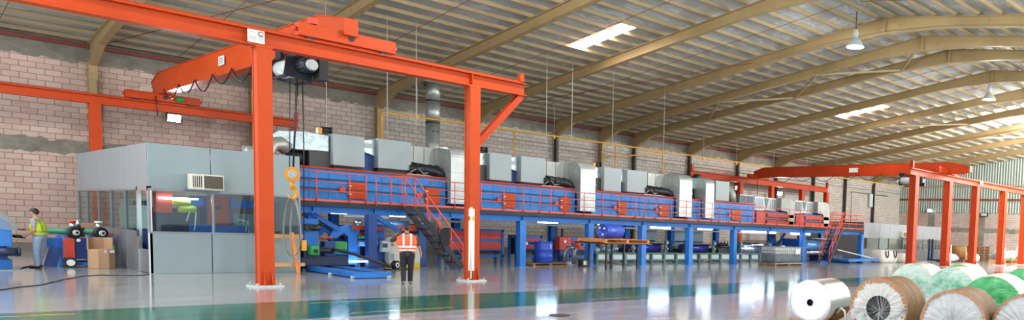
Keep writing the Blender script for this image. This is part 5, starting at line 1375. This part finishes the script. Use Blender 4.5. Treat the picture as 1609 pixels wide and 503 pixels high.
green_roll(18.3, 5.2, .66, 1.25, 6, 'film wrapped roll in the rear row at the right picture edge', WRAPGREEN, WRAPBODYG)

# ------------------------------------------------------------------ people
def fuse(segs, ells, vox, mtl, name, root, frame, split=None, smooth=4):
    mb = M()
    for p0, p1, r0, r1 in segs:
        a, b = frame(p0), frame(p1); mb.cyl(a, b, r0, r1, 14)
        mb.ell(a, r0*.999, 12); mb.ell(b, r1*.999, 12)
    for c, r, ry in ells: mb.ell(frame(c), r, 16, frame.rot @ Matrix.Rotation(ry, 3, 'X') if ry else frame.rot)
    ob = mb.build(name, mtl if isinstance(mtl, list) else [mtl], None)
    md = ob.modifiers.new('r', 'REMESH'); md.mode = 'VOXEL'; md.voxel_size = vox; md.use_smooth_shade = True
    ms = ob.modifiers.new('s', 'SMOOTH'); ms.iterations = smooth; ms.factor = .5
    dg = bpy.context.evaluated_depsgraph_get(); me = bpy.data.meshes.new_from_object(ob.evaluated_get(dg))
    bpy.data.objects.remove(ob)
    for mt in (mtl if isinstance(mtl, list) else [mtl]):
        if mt.name not in [q.name for q in me.materials if q]: me.materials.append(mt)
    org = ORG[root.name] if root else V((0, 0, 0))
    inv = frame.rot.inverted()
    for p in me.polygons:
        p.use_smooth = True
        if split: p.material_index = split(inv @ (p.center-frame.o))
    me.transform(Matrix.Translation(-org)); me.name = name
    o = bpy.data.objects.new(name, me); COL.objects.link(o); o.parent = root; ORG[o.name] = org
    return o
class Frame:
    def __init__(s, x, y, fwd):
        f = V((fwd[0], fwd[1], 0)).normalized(); r = f.cross(V((0, 0, 1)))
        s.o = V((x, y, 0)); s.rot = Matrix((r, f, V((0, 0, 1)))).transposed()   # local x right, y forward, z up
    def __call__(s, p): return s.o+s.rot @ V(p)
SKIN = paint('skin_tone', (196, 146, 118), .55, var=.04)
SKIN2 = paint('skin_tone_tan', (170, 120, 94), .55, var=.04)
HAIR = paint('black_hair', (24, 20, 18), .5, var=.2)
JEANS = paint('light_jeans', (146, 168, 192), .8, var=.12, scale=8)
TROUS = paint('dark_trousers', (30, 32, 42), .8, var=.15, scale=8)
SHIRTG = paint('grey_shirt', (160, 164, 168), .8, var=.08)
SHIRTB = paint('dark_olive_shirt', (62, 54, 38), .8, var=.1)
VESTY = paint('yellow_vest', (206, 232, 40), .6, var=.06)
VESTO = paint('orange_vest', (246, 92, 48), .6, var=.06)
REFL = paint('reflective_tape', (214, 218, 216), .35, .2, var=.03)
REFG = paint('grey_reflective_tape', (150, 160, 120), .35, .2, var=.03)
SHOE = paint('black_shoe', (22, 22, 24), .5, var=.1)
SHOEG = paint('grey_shoe', (120, 112, 100), .6, var=.1)

def hand(wr, d, side, palm_n, curl):
    # returns tapered segments: palm, four unequal bent fingers and a thumb from the side of the palm
    d = V(d).normalized(); s = V(side).normalized(); n = V(palm_n).normalized(); wr = V(wr); S = []
    kn = wr+d*.085
    for k in (-1.2, -.4, .4, 1.2): S.append((wr+s*k*.012, kn+s*k*.019, .017, .013))
    for k, L in ((-1.35, .075), (-.45, .085), (.45, .08), (1.3, .062)):
        a = kn+s*k*.0195; b = a+d*L*.45+n*L*.2*curl; c = b+d*L*.3*(1-.5*curl)+n*L*.35*curl; e = c+d*L*.25*(1-.8*curl)+n*L*.28*curl
        S += [(a, b, .0098, .0092), (b, c, .0092, .0086), (c, e, .0086, .0075)]
    a = wr+d*.025-s*.022; b = a-s*.03+d*.035+n*.012; c = b+d*.03-s*.006+n*.012
    S += [(a, b, .013, .011), (b, c, .011, .009)]
    return S

def person(root, fr, P, skin, hair, H=1.75):
    # P holds joints in the local frame (x right, y forward, z up)
    hd = V(P['head']); nk = V(P['neck']); hf = V(P['look']).normalized(); hr = hf.cross(V((0, 0, 1))).normalized(); hu = hr.cross(hf)
    hp = lambda r, f, u: hd+hr*r+hf*f+hu*u
    segs = [(nk, hd+V((0, -.01, -.06)), .058, .055), (nk+V((0, 0, -.06)), V(P['chest']), .10, .14), (V(P['chest']), V(P['pelvis']), .14, .13)]
    for s in ('l', 'r'):
        sh, el, wr = V(P['sh_'+s]), V(P['el_'+s]), V(P['wr_'+s])
        segs += [(nk+V((0, 0, -.07)), sh, .06, .062), (sh, el, .052, .042), (el, wr, .042, .027)]
        hp_, kn, an = V(P['hip_'+s]), V(P['kn_'+s]), V(P['an_'+s])
        segs += [(hp_, kn, .085, .056), (kn, kn.lerp(an, .35), .055, .056), (kn.lerp(an, .35), an, .056, .038), (an, an+V(P['toe_'+s]), .038, .03)]
        segs += hand(wr, P['hd_'+s], P['hs_'+s], P['hn_'+s], P.get('curl_'+s, .4))
    # head: skull, jaw, nose, ears, brow, lips
    ang = 0
    segs += [(hp(0, -.015, .03), hp(0, .02, .025), .083, .078), (hp(0, .03, -.02), hp(0, .045, -.085), .062, .038),
             (hp(0, .095, .01), hp(0, .118, -.028), .010, .015), (hp(-.012, .098, -.062), hp(.012, .098, -.062), .0105, .0105),
             (hp(-.035, .085, .03), hp(.035, .085, .03), .014, .014)]
    for k in (-1, 1): segs.append((hp(k*.08, -.005, .015), hp(k*.083, .0, -.025), .017, .012))
    body = fuse(segs, [], .0085, skin, 'body', root, fr, smooth=2)
    e = M()
    for k in (-1, 1): e.ell(fr(hp(k*.031, .092, .008)), .0095, 10)
    parts(e, 'eye', SHOE, root)
    hs = [(hp(0, -.03, .05), hp(0, .03, .065), .085, .072), (hp(0, -.06, .0), hp(0, -.05, .04), .066, .075), (hp(-.05, -.02, .04), hp(.05, -.02, .04), .05, .05), (hp(0, .055, .085), hp(0, .02, .09), .04, .05)]
    if hair: fuse(hs, [], .01, hair, 'hair', root, fr)
    return body

def clothes(root, fr, P, leg, shirt, vest, tape, sleeve, shoe, twotape=False):
    nk = V(P['neck']); ch = V(P['chest']); pv = V(P['pelvis'])
    S = [(pv+V((-.05, 0, .02)), pv+V((.05, 0, .02)), .145, .145)]
    for s in ('l', 'r'):
        h, k, a = V(P['hip_'+s]), V(P['kn_'+s]), V(P['an_'+s])
        S += [(pv+V((0, 0, .03)), h, .13, .112), (h, k, .112, .082), (k, a+(k-a).normalized()*.02, .082, .068)]
    fuse(S, [], .012, leg, 'trousers', root, fr)
    S = [(nk+V((0, -.01, -.015)), ch, .072, .14), (ch, pv+V((0, 0, .0)), .14, .15)]
    for s in ('l', 'r'):
        sh, el = V(P['sh_'+s]), V(P['el_'+s]); S += [(nk+V((0, 0, -.07)), sh, .075, .08), (sh, sh.lerp(el, sleeve), .076, .066), (ch, sh.lerp(ch, .3), .13, .09)]
    fuse(S, [], .012, shirt, 'shirt', root, fr)
    sw = abs(V(P['sh_r']).x-V(P['sh_l']).x)
    bw = (sw-.38)*.9
    S = [(V((ch.x-.07, ch.y, ch.z)), V((ch.x+.07, ch.y, ch.z)), .15, .15), (V((pv.x-.05, pv.y, pv.z+.10)), V((pv.x+.05, pv.y, pv.z+.10)), .146, .146), (ch, V((pv.x, pv.y, pv.z+.10)), .155, .15)]
    for k in (-1, 1):
        S += [(V((nk.x+k*.055, nk.y, nk.z-.05)), V((ch.x+k*.08, ch.y, ch.z)), .088, .155), (V((ch.x+k*(.08+bw), ch.y, ch.z)), V((pv.x+k*(.06+bw*.5), pv.y, pv.z+.10)), .155, .142), (V((nk.x+k*.07, nk.y, nk.z-.055)), V((ch.x+k*(.135+bw), ch.y, ch.z+.13)), .088, .098)]
    z0, z1 = pv.z, nk.z
    def split(p):
        u = (p.z-z0)/(z1-z0); dx = abs(p.x-ch.x)
        if twotape: 
            if .10 < u < .20 or .28 < u < .37: return 1
            if u >= .37 and .075 < dx < .125: return 1
            return 0
        if .06 < u < .13 or .26 < u < .33: return 1
        if u >= .33 and .08 < dx < .11: return 1
        return 0
    fuse(S, [], .01, [vest, tape], 'safety_vest', root, fr, split)
    for s in ('l', 'r'):
        a = V(P['an_'+s]); tv = V(P['toe_'+s]); hl = a-tv.normalized()*.05
        gz = .042
        fuse([((hl.x, hl.y, a.z-.035), (a.x+tv.x*.5, a.y+tv.y*.5, a.z-.045+tv.z*.5), .045, .044), ((a.x+tv.x*.5, a.y+tv.y*.5, a.z-.045+tv.z*.5), (a.x+tv.x*1.15, a.y+tv.y*1.15, a.z-.048+tv.z), .044, .035), ((a.x, a.y, a.z-.02), (a.x, a.y, a.z+.03), .05, .05)], [], .009, shoe, 'shoe', root, fr)

# worker with the yellow vest, side on at the rewinder, facing picture left
fr = Frame(4.16, 32.4, (-.80, .60))
t = thing('person', 'person in a yellow safety vest and light jeans working at the rewinder', 'person', (4.24, 32.4, 0))
P = dict(pelvis=(0, -.02, .95), chest=(0, .02, 1.27), neck=(0, .05, 1.51), head=(0, .10, 1.69), look=(0, 1, -.22),
         sh_l=(-.19, .02, 1.45), el_l=(-.25, -.02, 1.15), wr_l=(-.22, .20, .99), hd_l=(.1, .85, -.5), hs_l=(0, -.5, -.85), hn_l=(1, 0, 0),
         sh_r=(.19, .05, 1.45), el_r=(.24, .15, 1.19), wr_r=(.18, .38, 1.17), hd_r=(-.1, 1, .1), hs_r=(-1, 0, 0), hn_r=(0, .1, -1),
         hip_l=(-.10, -.02, .90), kn_l=(-.11, .02, .50), an_l=(-.12, .0, .085), toe_l=(-.02, .14, -.005),
         hip_r=(.10, -.02, .90), kn_r=(.11, .05, .50), an_r=(.12, .10, .085), toe_r=(.03, .14, -.005))
person(t, fr, P, SKIN, HAIR)
clothes(t, fr, P, JEANS, SHIRTG, VESTY, REFG, .55, SHOE)
q = M(); a, b = fr((-.2, .26, .93)), fr((-.18, .52, .98)); q.beam(a, b, .13, .06); q.ell(fr((-.19, .42, .96)), (.12, .12, .05), 12)
tag(q.build('hand_tool', BLACK, loc=a, bevel=.01), 'black hand tool held low by the yellow vest worker', 'tool')
q = M(); q.beam(fr((.15, .42, 1.15)), fr((.15, .60, 1.16)), .05, .03)
tag(q.build('hand_scanner', BLACK, loc=fr((.15, .5, 1.15)), bevel=.008), 'small dark gadget held out by the yellow vest worker', 'gadget')

# worker with the orange vest, seen from behind, walking away with a raised left hand
fr = Frame(10.68, 22.72, (.40, .92))
t = thing('person', 'person in an orange safety vest walking away towards the cream cabinet', 'person', (10.68, 22.72, 0))
P = dict(pelvis=(0, 0, .94), chest=(0, .02, 1.26), neck=(-.01, .03, 1.49), head=(-.02, .05, 1.66), look=(-.15, 1, -.05),
         sh_l=(-.225, .02, 1.43), el_l=(-.42, .12, 1.27), wr_l=(-.27, .2, 1.48), hd_l=(.55, -.1, .8), hs_l=(0, -1, .1), hn_l=(1, 0, -.3), curl_l=.8,
         sh_r=(.225, .02, 1.43), el_r=(.31, -.03, 1.15), wr_r=(.37, .06, .91), hd_r=(.12, .25, -1), hs_r=(0, 1, .2), hn_r=(-1, 0, 0),
         hip_l=(-.10, 0, .90), kn_l=(-.10, .06, .50), an_l=(-.10, -.04, .10), toe_l=(-.03, .14, -.02),
         hip_r=(.10, 0, .90), kn_r=(.095, .08, .50), an_r=(.08, .16, .09), toe_r=(.03, .14, -.01))
person(t, fr, P, SKIN2, HAIR)
clothes(t, fr, P, TROUS, SHIRTB, VESTO, REFL, .85, SHOEG, True)
q = M(); q.beam(fr((-.20, .17, 1.52)), fr((-.155, .15, 1.66)), .07, .012)
tag(q.build('mobile_phone', BLACK, loc=fr((-.18, .16, 1.55)), bevel=.004), 'dark mobile phone held to the ear of the orange vest worker', 'phone')

# ------------------------------------------------------------------ world and view
wd = bpy.data.worlds.new('world'); SC.world = wd; wd.use_nodes = True
nt = wd.node_tree; nt.nodes.clear(); N = NT(nt)
bg = N.n('ShaderNodeBackground'); bg.inputs[0].default_value = (.88, .94, 1., 1); bg.inputs[1].default_value = 1.7
o = N.n('ShaderNodeOutputWorld'); N.l(bg.outputs[0], o.inputs[0])
SC.view_settings.view_transform = 'Standard'; SC.view_settings.look = 'None'
SC.view_settings.exposure = 0.65; SC.view_settings.gamma = 1.; SC.view_settings.use_curve_mapping = False
